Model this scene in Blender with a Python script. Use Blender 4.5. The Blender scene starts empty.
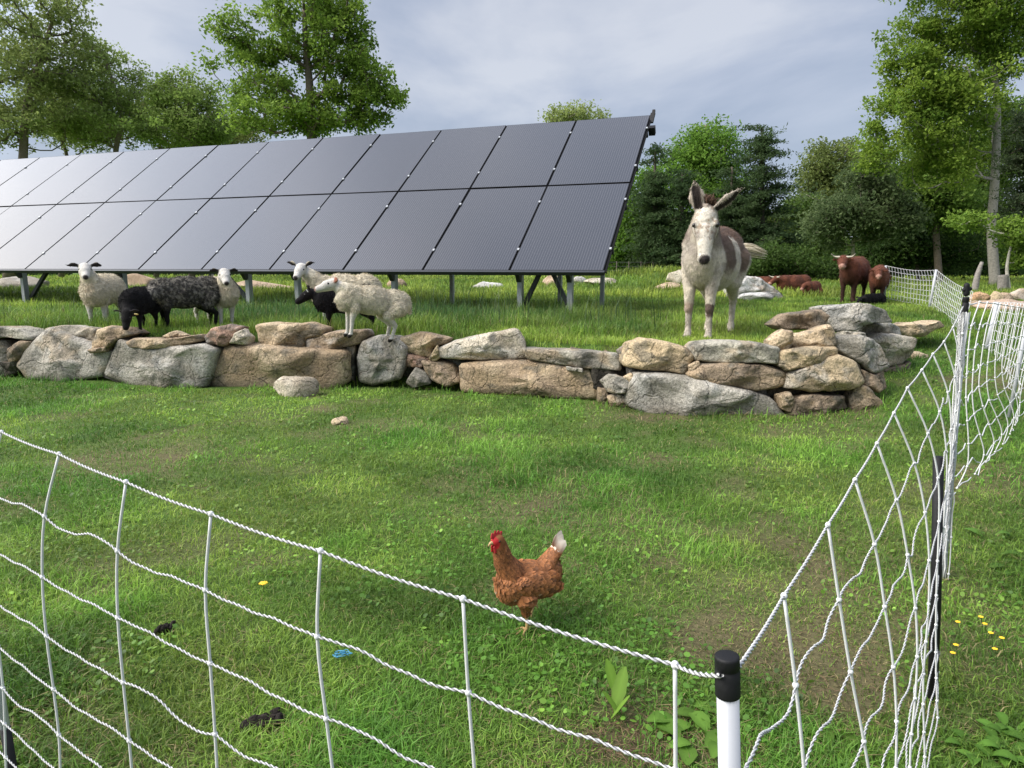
import bpy, math
import numpy as np
from mathutils import Vector, Matrix

rng = np.random.default_rng(7)
SC = bpy.context.scene
COL = SC.collection
R = math.radians

# ------------------------------------------------------------------ camera
FPX, HORIZON, CAMZ = 704.0, 265.7, 1.5
TH = math.atan((384 - HORIZON) / FPX)
FW = np.array([0, math.cos(TH), -math.sin(TH)])
UP = np.array([0, math.sin(TH), math.cos(TH)])
CP = np.array([0, 0, CAMZ])


def P(u, v, Y):
    d = np.array([(u - 512) / FPX, 0, 0]) + UP * ((384 - v) / FPX) + FW
    return CP + d * (Y / d[1])


def G(u, v, z):
    d = np.array([(u - 512) / FPX, 0, 0]) + UP * ((384 - v) / FPX) + FW
    return CP + d * ((z - CAMZ) / d[2])


cam = bpy.data.cameras.new('camera')
cam.lens = 36 * FPX / 1024
cam.sensor_width = 36
cam.clip_end = 2000
cam.clip_start = 0.05
co = bpy.data.objects.new('camera', cam)
COL.objects.link(co)
co.location = (0, 0, CAMZ)
co.rotation_euler = (math.pi / 2 - TH, 0, 0)
SC.camera = co


# ------------------------------------------------------------------ noise
def _h(ix, iy, iz, s):
    n = (ix * 374761393 + iy * 668265263 + iz * 2147483647 + s * 974634521) & 0xFFFFFFFF
    n = ((n ^ (n >> 13)) * 1274126177) & 0xFFFFFFFF
    n = ((n ^ (n >> 16)) * 2246822519) & 0xFFFFFFFF
    return ((n ^ (n >> 15)) & 0xFFFFFF) / float(0xFFFFFF)


def vn(p, s=0):
    p = np.asarray(p, float)
    if p.shape[-1] == 2:
        p = np.concatenate([p, np.zeros(p.shape[:-1] + (1,))], -1)
    i = np.floor(p).astype(np.int64)
    f = p - i
    f = f * f * (3 - 2 * f)
    x, y, z = i[..., 0], i[..., 1], i[..., 2]
    fx, fy, fz = f[..., 0], f[..., 1], f[..., 2]
    def L(a, b, t): return a + (b - a) * t
    c = [[[_h(x + a, y + b, z + d, s) for d in (0, 1)] for b in (0, 1)] for a in (0, 1)]
    q = [[L(c[0][b][d], c[1][b][d], fx) for d in (0, 1)] for b in (0, 1)]
    return L(L(q[0][0], q[1][0], fy), L(q[0][1], q[1][1], fy), fz)


def fbm(p, o=4, s=0):
    p = np.asarray(p, float)
    a, t, w = 0, 1.0, 0
    for k in range(o):
        a = a + t * vn(p * 2 ** k, s + k)
        w += t
        t *= .5
    return a / w


def sst(a, b, x):
    t = np.clip((x - a) / (b - a), 0, 1)
    return t * t * (3 - 2 * t)


def nrm(v):
    v = np.asarray(v, float)
    return v / (np.linalg.norm(v, axis=-1, keepdims=True) + 1e-12)


# ------------------------------------------------------------------ meshes
class MB:
    def __init__(self):
        self.v, self.f, self.c, self.n = [], [], [], 0

    def add(self, verts, faces, col=(1, 1, 1)):
        verts = np.asarray(verts, float).reshape(-1, 3)
        col = np.asarray(col, float)
        if col.ndim == 1:
            col = np.tile(col[:3], (len(verts), 1))
        self.v.append(verts)
        self.c.append(col[:, :3])
        for q in (faces if isinstance(faces, list) else [faces]):
            self.f.append(np.asarray(q, np.int64) + self.n)
        self.n += len(verts)
        return self

    def mesh(self, name, smooth=True):
        V = np.concatenate(self.v)
        return np_mesh(name, V, self.f, np.concatenate(self.c), smooth)

    def build(self, name, mat, parent=None, smooth=True):
        return link(name, self.mesh(name, smooth), mat, parent)


def np_mesh(name, V, faces, C=None, smooth=True):
    me = bpy.data.meshes.new(name)
    V = np.ascontiguousarray(V, np.float32)
    me.vertices.add(len(V))
    me.vertices.foreach_set('co', V.ravel())
    loops = np.concatenate([f.ravel() for f in faces]).astype(np.int32)
    sizes = np.concatenate([np.full(len(f), f.shape[1]) for f in faces]).astype(np.int32)
    starts = np.concatenate([[0], np.cumsum(sizes)[:-1]]).astype(np.int32)
    me.loops.add(len(loops))
    me.loops.foreach_set('vertex_index', loops)
    me.polygons.add(len(sizes))
    me.polygons.foreach_set('loop_start', starts)
    try:
        me.polygons.foreach_set('loop_total', sizes)
    except Exception:
        pass
    me.polygons.foreach_set('use_smooth', np.full(len(sizes), smooth))
    me.update(calc_edges=True)
    if C is not None:
        setcol(me, C)
    return me


def setcol(me, C):
    a = me.color_attributes.get('col') or me.color_attributes.new('col', 'FLOAT_COLOR', 'POINT')
    D = np.ones((len(me.vertices), 4), np.float32)
    D[:, :3] = C
    a.data.foreach_set('color', D.ravel())


def link(name, me, mat, parent=None):
    o = bpy.data.objects.new(name, me)
    COL.objects.link(o)
    if mat is not None:
        me.materials.append(mat)
    if parent is not None:
        o.parent = parent
    return o


def tag(o, label, cat=None, group=None, kind=None):
    if label: o['label'] = label
    if cat: o['category'] = cat
    if group: o['group'] = group
    if kind: o['kind'] = kind
    return o


def empty(name, loc, label, cat, group=None, rz=0.0):
    o = bpy.data.objects.new(name, None)
    COL.objects.link(o)
    o.location = tuple(loc)
    o.rotation_euler = (0, 0, rz)
    o.empty_display_size = .1
    return tag(o, label, cat, group)


def tube(pts, rad, n=6, cap=True):
    """verts and faces of a tube along pts"""
    pts = np.asarray(pts, float)
    m = len(pts)
    rad = np.broadcast_to(np.asarray(rad, float), (m,))
    t = nrm(np.gradient(pts, axis=0))
    a = np.zeros((m, 3))
    ref = np.array([0, 0, 1.]) if abs(t[0][2]) < .9 else np.array([1., 0, 0])
    x = nrm(np.cross(ref, t[0]))
    for i in range(m):
        x = nrm(x - t[i] * (x @ t[i]))
        a[i] = x
    b = np.cross(t, a)
    ang = np.linspace(0, 2 * math.pi, n, endpoint=False)
    V = pts[:, None] + rad[:, None, None] * (a[:, None] * np.cos(ang)[None, :, None] + b[:, None] * np.sin(ang)[None, :, None])
    i = np.arange(m - 1)[:, None] * n
    j = np.arange(n)[None]
    k = (j + 1) % n
    Q = np.stack([i + j, i + k, i + n + k, i + n + j], -1).reshape(-1, 4)
    F = [Q]
    if cap:
        F += [np.arange(n)[::-1][None], (np.arange(n) + (m - 1) * n)[None]]
    return V.reshape(-1, 3), F


def box_vf(lo, hi):
    lo, hi = np.asarray(lo, float), np.asarray(hi, float)
    V = np.array([[(lo, hi)[i][0], (lo, hi)[j][1], (lo, hi)[k][2]] for i in (0, 1) for j in (0, 1) for k in (0, 1)])
    F = np.array([[0, 1, 3, 2], [4, 6, 7, 5], [0, 4, 5, 1], [2, 3, 7, 6], [0, 2, 6, 4], [1, 5, 7, 3]])
    return V, F


def beam(p, q, w, h, side=None):
    """rectangular bar from p to q"""
    p, q = np.asarray(p, float), np.asarray(q, float)
    t = nrm(q - p)
    s = np.asarray(side, float) if side is not None else (np.array([0, 0, 1.]) if abs(t[2]) < .9 else np.array([1., 0, 0]))
    a = nrm(np.cross(s, t))
    b = np.cross(t, a)
    V = []
    for c in (p, q):
        for i, j in ((-1, -1), (1, -1), (1, 1), (-1, 1)):
            V.append(c + a * i * w / 2 + b * j * h / 2)
    F = np.array([[0, 3, 2, 1], [4, 5, 6, 7], [0, 1, 5, 4], [1, 2, 6, 5], [2, 3, 7, 6], [3, 0, 4, 7]])
    return np.array(V), F


def crom(pts, n):
    """smooth curve through points, n samples per span"""
    p = np.asarray(pts, float)
    q = np.concatenate([[2 * p[0] - p[1]], p, [2 * p[-1] - p[-2]]])
    out = []
    for i in range(1, len(q) - 2):
        t = np.linspace(0, 1, n, endpoint=False)[:, None]
        a, b, c, d = q[i - 1], q[i], q[i + 1], q[i + 2]
        out.append(.5 * (2 * b + (c - a) * t + (2 * a - 5 * b + 4 * c - d) * t * t + (3 * b - a - 3 * c + d) * t ** 3))
    out.append(p[-1:])
    return np.concatenate(out)


# ------------------------------------------------------------------ materials
def newmat(name):
    m = bpy.data.materials.new(name)
    m.use_nodes = True
    nt = m.node_tree
    b = nt.nodes['Principled BSDF']
    return m, nt, b


def N(nt, t, **k):
    n = nt.nodes.new(t)
    for a, v in k.items():
        setattr(n, a, v)
    return n


def plain(name, col, rough=.6, metal=0, spec=.5, bump=0, bscale=60, var=0):
    m, nt, b = newmat(name)
    b.inputs['Base Color'].default_value = (*col, 1)
    b.inputs['Roughness'].default_value = rough
    b.inputs['Metallic'].default_value = metal
    b.inputs['Specular IOR Level'].default_value = spec
    if bump or var:
        tc = N(nt, 'ShaderNodeTexCoord')
        no = N(nt, 'ShaderNodeTexNoise')
        no.inputs['Scale'].default_value = bscale
        no.inputs['Detail'].default_value = 5
        nt.links.new(tc.outputs['Object'], no.inputs['Vector'])
        if bump:
            bp = N(nt, 'ShaderNodeBump')
            bp.inputs['Strength'].default_value = bump
            bp.inputs['Distance'].default_value = .01
            nt.links.new(no.outputs['Fac'], bp.inputs['Height'])
            nt.links.new(bp.outputs['Normal'], b.inputs['Normal'])
        if var:
            mx = N(nt, 'ShaderNodeMix', data_type='RGBA')
            mx.inputs[6].default_value = (*[c * (1 - var) for c in col], 1)
            mx.inputs[7].default_value = (*[min(1, c * (1 + var)) for c in col], 1)
            nt.links.new(no.outputs['Fac'], mx.inputs[0])
            nt.links.new(mx.outputs[2], b.inputs['Base Color'])
    return m


def attrmat(name, rough=.7, spec=.3, transl=0, bump=0, bscale=40, speck=0, sscale=80, sheen=0):
    """colour from the point colour attribute, optional grain, bump, translucency"""
    m, nt, b = newmat(name)
    at = N(nt, 'ShaderNodeAttribute', attribute_name='col')
    src = at.outputs['Color']
    tc = N(nt, 'ShaderNodeTexCoord')
    if speck:
        no = N(nt, 'ShaderNodeTexNoise')
        no.inputs['Scale'].default_value = sscale
        no.inputs['Detail'].default_value = 4
        no.inputs['Roughness'].default_value = .7
        nt.links.new(tc.outputs['Object'], no.inputs['Vector'])
        rp = N(nt, 'ShaderNodeMapRange')
        rp.inputs[1].default_value = .3
        rp.inputs[2].default_value = .7
        rp.inputs[3].default_value = 1 - speck
        rp.inputs[4].default_value = 1 + speck
        nt.links.new(no.outputs['Fac'], rp.inputs[0])
        mu = N(nt, 'ShaderNodeVectorMath', operation='MULTIPLY')
        nt.links.new(src, mu.inputs[0])
        nt.links.new(rp.outputs[0], mu.inputs[1])
        src = mu.outputs[0]
    nt.links.new(src, b.inputs['Base Color'])
    b.inputs['Roughness'].default_value = rough
    b.inputs['Specular IOR Level'].default_value = spec
    if sheen:
        b.inputs['Sheen Weight'].default_value = sheen
    if bump:
        n2 = N(nt, 'ShaderNodeTexNoise')
        n2.inputs['Scale'].default_value = bscale
        n2.inputs['Detail'].default_value = 6
        n2.inputs['Roughness'].default_value = .65
        nt.links.new(tc.outputs['Object'], n2.inputs['Vector'])
        bp = N(nt, 'ShaderNodeBump')
        bp.inputs['Strength'].default_value = bump
        bp.inputs['Distance'].default_value = .02
        nt.links.new(n2.outputs['Fac'], bp.inputs['Height'])
        nt.links.new(bp.outputs['Normal'], b.inputs['Normal'])
    if transl:
        tr = N(nt, 'ShaderNodeBsdfTranslucent')
        nt.links.new(src, tr.inputs['Color'])
        ms = N(nt, 'ShaderNodeMixShader')
        ms.inputs[0].default_value = transl
        nt.links.new(b.outputs[0], ms.inputs[1])
        nt.links.new(tr.outputs[0], ms.inputs[2])
        nt.links.new(ms.outputs[0], nt.nodes['Material Output'].inputs['Surface'])
    return m


M_LEAF = attrmat('leaf', .6, .2, .52)
M_GRASS = attrmat('grass_blade', .5, .35, .42)
M_BARK = attrmat('bark', .9, .2, bump=.6, bscale=9, speck=.3, sscale=14)
M_STONE = attrmat('granite', .92, .2, bump=1.0, bscale=24, speck=.40, sscale=42)
_nt = M_STONE.node_tree
_bp = [n for n in _nt.nodes if n.type == 'BUMP'][0]
_bp.inputs['Distance'].default_value = .035
_tc = [n for n in _nt.nodes if n.type == 'TEX_COORD'][0]
_no = N(_nt, 'ShaderNodeTexNoise')
_no.inputs['Scale'].default_value = 3.0
_no.inputs['Detail'].default_value = 3
_nt.links.new(_tc.outputs['Object'], _no.inputs['Vector'])
_mx = N(_nt, 'ShaderNodeMix', data_type='RGBA')
_mx.inputs[0].default_value = .35
_nt.links.new(_tc.outputs['Object'], _mx.inputs[6])
_nt.links.new(_no.outputs['Color'], _mx.inputs[7])
_vo = N(_nt, 'ShaderNodeTexVoronoi', feature='DISTANCE_TO_EDGE')
_vo.inputs['Scale'].default_value = 3.4
_nt.links.new(_mx.outputs[2], _vo.inputs['Vector'])
_mr = N(_nt, 'ShaderNodeMapRange')
_mr.inputs[1].default_value, _mr.inputs[2].default_value = .0, .035
_nt.links.new(_vo.outputs['Distance'], _mr.inputs[0])
_b2 = N(_nt, 'ShaderNodeBump')
_b2.inputs['Strength'].default_value = .7
_b2.inputs['Distance'].default_value = .03
_nt.links.new(_mr.outputs[0], _b2.inputs['Height'])
_nt.links.new(_b2.outputs['Normal'], _bp.inputs['Normal'])
# dark mineral grains
_v2 = N(_nt, 'ShaderNodeTexVoronoi')
_v2.inputs['Scale'].default_value = 70
_nt.links.new(_tc.outputs['Object'], _v2.inputs['Vector'])
_m2 = N(_nt, 'ShaderNodeMapRange')
_m2.inputs[1].default_value, _m2.inputs[2].default_value = .18, .36
_m2.inputs[3].default_value, _m2.inputs[4].default_value = .45, 1.06
_nt.links.new(_v2.outputs['Distance'], _m2.inputs[0])
_bs = _nt.nodes['Principled BSDF'].inputs['Base Color']
_src = _bs.links[0].from_socket
_ml = N(_nt, 'ShaderNodeVectorMath', operation='MULTIPLY')
_nt.links.new(_src, _ml.inputs[0])
_nt.links.new(_m2.outputs[0], _ml.inputs[1])
_nt.links.new(_ml.outputs[0], _bs)
M_WOOL = attrmat('wool', .95, .1, bump=.9, bscale=45, speck=.25, sscale=60, sheen=.03)
M_COAT = attrmat('short_hair', .8, .2, bump=.35, bscale=70, speck=.16, sscale=45, sheen=.03)
M_FEATHER = attrmat('feather', .7, .3, .12)
M_DARKMETAL = plain('dark_metal', (.03, .032, .036), .45, .3)
M_GALV = plain('galvanised_steel', (.34, .36, .37), .5, .6, var=.2, bscale=12)
M_WHITEPL = plain('white_plastic', (.42, .43, .46), .4, var=.05, bscale=30)
M_BLACKPL = plain('black_plastic', (.008, .008, .009), .6, 0, .25, bump=.2, bscale=40)
M_EYE = plain('eye', (.008, .006, .005), .12)
M_SEAM = plain('seam_rubber', (.010, .010, .011), .9, 0, .1)
M_STRAND = attrmat('polywire', .5, .4)

# ------------------------------------------------------------------ sky and sun
SUN_EL, SUN_AZ = R(46), R(250)      # azimuth clockwise from +Y
w = bpy.data.worlds.new('World')
SC.world = w
w.use_nodes = True
nt = w.node_tree
bg = nt.nodes['Background']
sky = N(nt, 'ShaderNodeTexSky', sky_type='NISHITA')
sky.sun_disc = False
sky.sun_elevation = SUN_EL
sky.sun_rotation = SUN_AZ
tc = N(nt, 'ShaderNodeTexCoord')
mp = N(nt, 'ShaderNodeMapping')
mp.inputs['Scale'].default_value = (1.0, 1.0, 2.6)
mp.inputs['Location'].default_value = (3.3, .4, 1.2)
no = N(nt, 'ShaderNodeTexNoise')
no.inputs['Scale'].default_value = 2.5
no.inputs['Detail'].default_value = 7
no.inputs['Roughness'].default_value = .52
no.inputs['Distortion'].default_value = .35
nt.links.new(tc.outputs['Generated'], mp.inputs['Vector'])
nt.links.new(mp.outputs[0], no.inputs['Vector'])
rp = N(nt, 'ShaderNodeValToRGB')
CK = 3.35
e = rp.color_ramp.elements
e[0].position, e[0].color = .36, (.44 * CK, .52 * CK, .69 * CK, 1)
e[1].position, e[1].color = .64, (.93 * CK, .96 * CK, 1.05 * CK, 1)
m1 = rp.color_ramp.elements.new(.50)
m1.color = (.66 * CK, .72 * CK, .87 * CK, 1)
nt.links.new(no.outputs['Fac'], rp.inputs[0])
mx = N(nt, 'ShaderNodeMix', data_type='RGBA')
mx.inputs[0].default_value = .86
nt.links.new(sky.outputs[0], mx.inputs[6])
nt.links.new(rp.outputs[0], mx.inputs[7])
# bright patch added to the clouds left of frame for the panels to reflect
glow_dir = (-.845, .30, .445)
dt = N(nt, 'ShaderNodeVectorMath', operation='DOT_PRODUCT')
dt.inputs[1].default_value = glow_dir
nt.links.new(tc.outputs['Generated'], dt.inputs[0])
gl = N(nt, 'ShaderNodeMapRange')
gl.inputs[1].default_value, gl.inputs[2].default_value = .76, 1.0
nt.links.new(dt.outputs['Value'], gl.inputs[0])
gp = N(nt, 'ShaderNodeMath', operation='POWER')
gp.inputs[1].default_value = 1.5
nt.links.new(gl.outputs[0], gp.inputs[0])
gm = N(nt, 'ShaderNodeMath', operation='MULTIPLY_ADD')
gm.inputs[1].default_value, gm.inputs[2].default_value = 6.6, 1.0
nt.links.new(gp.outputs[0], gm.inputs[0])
# an overcast sky is brightest overhead
sx = N(nt, 'ShaderNodeSeparateXYZ')
nt.links.new(tc.outputs['Generated'], sx.inputs[0])
zr = N(nt, 'ShaderNodeMapRange', interpolation_type='SMOOTHSTEP')
zr.inputs[1].default_value, zr.inputs[2].default_value = .38, .95
zr.inputs[3].default_value, zr.inputs[4].default_value = 0.0, 1.4
nt.links.new(sx.outputs['Z'], zr.inputs[0])
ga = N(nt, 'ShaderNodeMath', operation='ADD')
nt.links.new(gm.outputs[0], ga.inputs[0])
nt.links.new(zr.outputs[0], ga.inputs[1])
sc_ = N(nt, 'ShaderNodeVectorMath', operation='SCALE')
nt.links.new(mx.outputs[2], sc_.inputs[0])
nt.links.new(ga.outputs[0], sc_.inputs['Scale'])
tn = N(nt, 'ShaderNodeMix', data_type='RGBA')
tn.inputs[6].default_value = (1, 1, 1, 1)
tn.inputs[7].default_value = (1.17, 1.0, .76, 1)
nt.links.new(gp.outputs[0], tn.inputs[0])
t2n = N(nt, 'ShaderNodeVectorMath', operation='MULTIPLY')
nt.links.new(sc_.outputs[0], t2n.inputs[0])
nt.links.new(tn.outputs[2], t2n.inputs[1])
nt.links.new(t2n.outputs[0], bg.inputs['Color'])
bg.inputs['Strength'].default_value = .1
sl = bpy.data.lights.new('sun', 'SUN')
sl.energy = 2.4
sl.angle = R(42)
sl.color = (1, .95, .87)
so = bpy.data.objects.new('sun', sl)
COL.objects.link(so)
sd = Vector((math.sin(SUN_AZ) * math.cos(SUN_EL), math.cos(SUN_AZ) * math.cos(SUN_EL), math.sin(SUN_EL)))
so.rotation_euler = sd.to_track_quat('Z', 'Y').to_euler()
SC.view_settings.view_transform = 'Standard'
SC.view_settings.look = 'None'
SC.view_settings.exposure = 1.12
SC.view_settings.gamma = 1
SC.cycles.max_bounces = 6
SC.cycles.transparent_max_bounces = 8

# ------------------------------------------------------------------ terrain
WX = np.array([-60, -20, -9, -6.15, -3.82, -1.68, .21, 1.35, 2.68, 3.6, 4.2, 5.3, 6.4, 9, 20, 200])
WY = np.array([16, 11, 9.6, 9.12, 8.45, 8.6, 7.93, 7.15, 6.72, 6.78, 7.8, 9.2, 10.8, 15, 40, 400])


def wall_y(x):
    return np.interp(x, WX, WY)


def low_z(x, y):
    t = sst(2.2, 4.6, x)
    return t * np.interp(y, [3, 6, 8, 10.7, 14, 400], [0, .1, .3, .45, .6, .6])


def H(x, y):
    x, y = np.asarray(x, float), np.asarray(y, float)
    p = np.stack([x, y], -1)
    bumps = (fbm(p * 1.3, 3, 11) - .5) * .07
    hi = .6 + (fbm(p * .35, 3, 5) - .5) * .10
    # grassy swell in the field beyond the array
    hi = hi + .75 * np.exp(-(((x - 5.6) / 3.2) ** 2 + ((y - 27) / 3.2) ** 2)) + .3 * np.exp(-(((x - 11.5) / 1.6) ** 2 + ((y - 17) / 2.5) ** 2))
    far = sst(60, 220, y) * 2.0
    m = sst(.34, .62, y - wall_y(x))
    m = np.where(x > 6.6, sst(0, 4, y - wall_y(x)), m)
    lo = low_z(x, y)
    return lo + (np.maximum(hi, lo) - lo) * m + bumps * (1 - .3 * m) + far


def axis(lo, hi, step, out, grow=1.35):
    a = list(np.arange(lo, hi + 1e-6, step))
    s = step
    while a[-1] < out[1]:
        s *= grow
        a.append(a[-1] + s)
    s = step
    while a[0] > out[0]:
        s *= grow
        a.insert(0, a[0] - s)
    return np.array(a)


xs, ys = axis(-10, 9, .1, (-500, 500)), axis(-.5, 16, .1, (-60, 900))
X, Y = np.meshgrid(xs, ys)
Z = H(X, Y)
V = np.stack([X, Y, Z], -1).reshape(-1, 3)
nx, ny = len(xs), len(ys)
i = np.arange(ny - 1)[:, None] * nx + np.arange(nx - 1)[None]
Q = np.stack([i, i + 1, i + nx + 1, i + nx], -1).reshape(-1, 4)


def bare(x, y):
    """0..1 how worn the turf is"""
    p = np.stack([x, y], -1)
    b = sst(.60, .76, fbm(p * .95, 4, 31)) * .5 + sst(.58, .70, fbm(p * 2.6, 3, 77)) * .5
    for (cx, cy, r, k) in ((.33, 2.02, .20, 1.), (1.12, 2.45, .32, .6), (.62, 1.95, .15, .8), (1.75, 3.7, .5, .5), (1.5, 3.1, .35, .35),
                           (-3.2, 5.6, .6, .35), (3.4, 4.6, .5, .8), (1.2, 2.4, .3, .3)):
        b = b + k * np.exp(-((x - cx) ** 2 + (y - cy) ** 2) / (r * r))
    return np.clip(b, 0, 1)


b = bare(V[:, 0], V[:, 1])[:, None] * (V[:, 1] < 9)[:, None]
g = fbm(V[:, :2] * 3.1, 3, 3)[:, None]
C = np.array([.066, .118, .022]) * (1 - b) + np.array([.105, .092, .045]) * b
far = sst(15, 40, V[:, 1])[:, None]
C = C * (.75 + .5 * g) * (1 - far) + far * np.array([.10, .17, .03]) * (.8 + .4 * g)
M_SOIL = attrmat('soil_and_turf', .95, .15, bump=.9, bscale=60, speck=.45, sscale=45)
gr = link('ground', np_mesh('ground', V, [Q], C), M_SOIL)
tag(gr, 'grassy ground with worn patches rising behind the stone wall', 'ground', kind='structure')
# ------------------------------------------------------------------ bodies
def cap_vf(p0, p1, r0, r1, flat=1.0, side=None, n=18):
    p0, p1 = np.asarray(p0, float), np.asarray(p1, float)
    L = np.linalg.norm(p1 - p0) + 1e-9
    t = (p1 - p0) / L
    s = np.asarray(side, float) if side is not None else (np.array([0, 1., 0]) if abs(t[1]) < .9 else np.array([1., 0, 0]))
    a = nrm(s - t * (s @ t))
    b = np.cross(t, a)
    rows = []
    for q in np.linspace(-math.pi / 2, 0, 5)[:-1]:
        rows.append((p0 + t * r0 * min(flat * 1.0, 1.0) * math.sin(q), max(r0 * math.cos(q), r0 * .02)))
    for k in np.linspace(0, 1, 5):
        rows.append((p0 + (p1 - p0) * k, r0 + (r1 - r0) * k))
    for q in np.linspace(0, math.pi / 2, 5)[1:]:
        rows.append((p1 + t * r1 * min(flat, 1.0) * math.sin(q), max(r1 * math.cos(q), r1 * .02)))
    ang = np.linspace(0, 2 * math.pi, n, endpoint=False)
    V = np.concatenate([c + r * (a[None] * np.cos(ang)[:, None] + flat * b[None] * np.sin(ang)[:, None]) for c, r in rows])
    m = len(rows)
    i = np.arange(m - 1)[:, None] * n
    j = np.arange(n)[None]
    k = (j + 1) % n
    Q = np.stack([i + j, i + k, i + n + k, i + n + j], -1).reshape(-1, 4)
    return V, [Q, np.arange(n)[::-1][None], (np.arange(n) + (m - 1) * n)[None]]


def ell_vf(c, r, axes=None, n=20, m=12):
    th = np.linspace(0, math.pi, m)
    ph = np.linspace(0, 2 * math.pi, n, endpoint=False)
    th[0], th[-1] = .03, math.pi - .03
    V = np.stack([np.cos(th)[:, None] * np.ones(n)[None], np.sin(th)[:, None] * np.cos(ph)[None], np.sin(th)[:, None] * np.sin(ph)[None]], -1).reshape(-1, 3) * np.asarray(r, float)
    if axes is not None:
        V = V @ np.asarray(axes, float)
    V = V + np.asarray(c, float)
    i = np.arange(m - 1)[:, None] * n
    j = np.arange(n)[None]
    k = (j + 1) % n
    Q = np.stack([i + j, i + k, i + n + k, i + n + j], -1).reshape(-1, 4)
    return V, [Q, np.arange(n)[::-1][None], (np.arange(n) + (m - 1) * n)[None]]


def seg_d(Pn, a, b):
    a, b = np.asarray(a, float), np.asarray(b, float)
    t = np.clip(((Pn - a) @ (b - a)) / ((b - a) @ (b - a) + 1e-9), 0, 1)
    return np.linalg.norm(Pn - (a + t[:, None] * (b - a)), axis=1)


def verts_of(me):
    V = np.empty(len(me.vertices) * 3, np.float32)
    me.vertices.foreach_get('co', V)
    Nn = np.empty(len(me.vertices) * 3, np.float32)
    me.vertices.foreach_get('normal', Nn)
    return V.reshape(-1, 3).astype(float), Nn.reshape(-1, 3).astype(float)


def body(name, items, voxel, mat, parent, colfn, dispfn=None, smooth=4):
    mb = MB()
    for it in items:
        mb.add(*(cap_vf(*it[1:]) if it[0] == 'c' else ell_vf(*it[1:])))
    me = mb.mesh(name + '_raw')
    o = bpy.data.objects.new(name + '_raw', me)
    COL.objects.link(o)
    r = o.modifiers.new('r', 'REMESH')
    r.mode = 'VOXEL'
    r.voxel_size = voxel
    r.use_smooth_shade = True
    s = o.modifiers.new('s', 'SMOOTH')
    s.factor = .5
    s.iterations = smooth
    bpy.context.view_layer.update()
    dg = bpy.context.evaluated_depsgraph_get()
    me2 = bpy.data.meshes.new_from_object(o.evaluated_get(dg))
    bpy.data.objects.remove(o)
    bpy.data.meshes.remove(me)
    me2.materials.clear()
    me2.name = name
    V, Nn = verts_of(me2)
    C = colfn(V, Nn)
    if dispfn is not None:
        V2 = V + Nn * dispfn(V, Nn)[:, None]
        me2.vertices.foreach_set('co', V2.astype(np.float32).ravel())
        me2.update()
    setcol(me2, C)
    me2.polygons.foreach_set('use_smooth', np.ones(len(me2.polygons), bool))
    return link(name, me2, mat, parent)


def fur(name, bo, n, length, width, flowfn, mat, lift=.35, jit=.35, seed=1, maskfn=None, tone=.28):
    """short hairs laid over a body, coloured from the coat below them"""
    r3 = np.random.default_rng(seed)
    me = bo.data
    V, Nn = verts_of(me)
    Cc = np.empty(len(V) * 4, np.float32)
    me.color_attributes['col'].data.foreach_get('color', Cc)
    Cc = Cc.reshape(-1, 4)[:, :3].astype(float)
    ok = np.arange(len(V)) if maskfn is None else np.where(maskfn(V))[0]
    k = r3.choice(ok, n)
    p = V[k] + r3.normal(0, .004, (n, 3))
    nn = Nn[k]
    fl = flowfn(V[k])
    t = nrm(fl - nn * (fl * nn).sum(1, keepdims=True) + r3.normal(0, jit, (n, 3)))
    t = nrm(t + nn * lift)
    b = nrm(np.cross(nn, t))
    L = length * r3.uniform(.6, 1.3, n)[:, None]
    W = width * r3.uniform(.7, 1.3, n)[:, None]
    tip = p + t * L
    T = np.stack([p - b * W * .5 - nn * .003, p + b * W * .5 - nn * .003, tip], 1).reshape(-1, 3)
    col = Cc[k] * r3.uniform(1 - tone, 1 + tone, n)[:, None]
    col = np.repeat(col, 3, axis=0)
    o = link(name, np_mesh(name, T, [np.arange(3 * n).reshape(-1, 3)], col, False), mat, bo.parent)
    return o


def mixc(C, col, m):
    m = np.clip(m, 0, 1)[:, None]
    return C * (1 - m) + np.asarray(col, float) * m


def eyes(root, c, f, side, up, dx, dy, dz, r):
    for s in (-1, 1):
        mb = MB()
        mb.add(*ell_vf(np.asarray(c) + f * dx + side * dy * s + up * dz, (r, r, r), n=12, m=8))
        mb.build('eye', M_EYE, root)


def local_dir(v, yaw):
    c, s = math.cos(-yaw), math.sin(-yaw)
    return np.array([v[0] * c - v[1] * s, v[0] * s + v[1] * c, v[2]])


def head_frame(f, roll=0):
    f = nrm(f)
    side = nrm(np.cross(np.array([0, 0, 1.]), f))
    up = np.cross(f, side)
    return f, side, up


# ------------------------------------------------------------------ sheep
CREAM, FACEW, DARKH = (.60, .53, .40), (.53, .50, .455), (.012, .011, .011)


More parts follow.
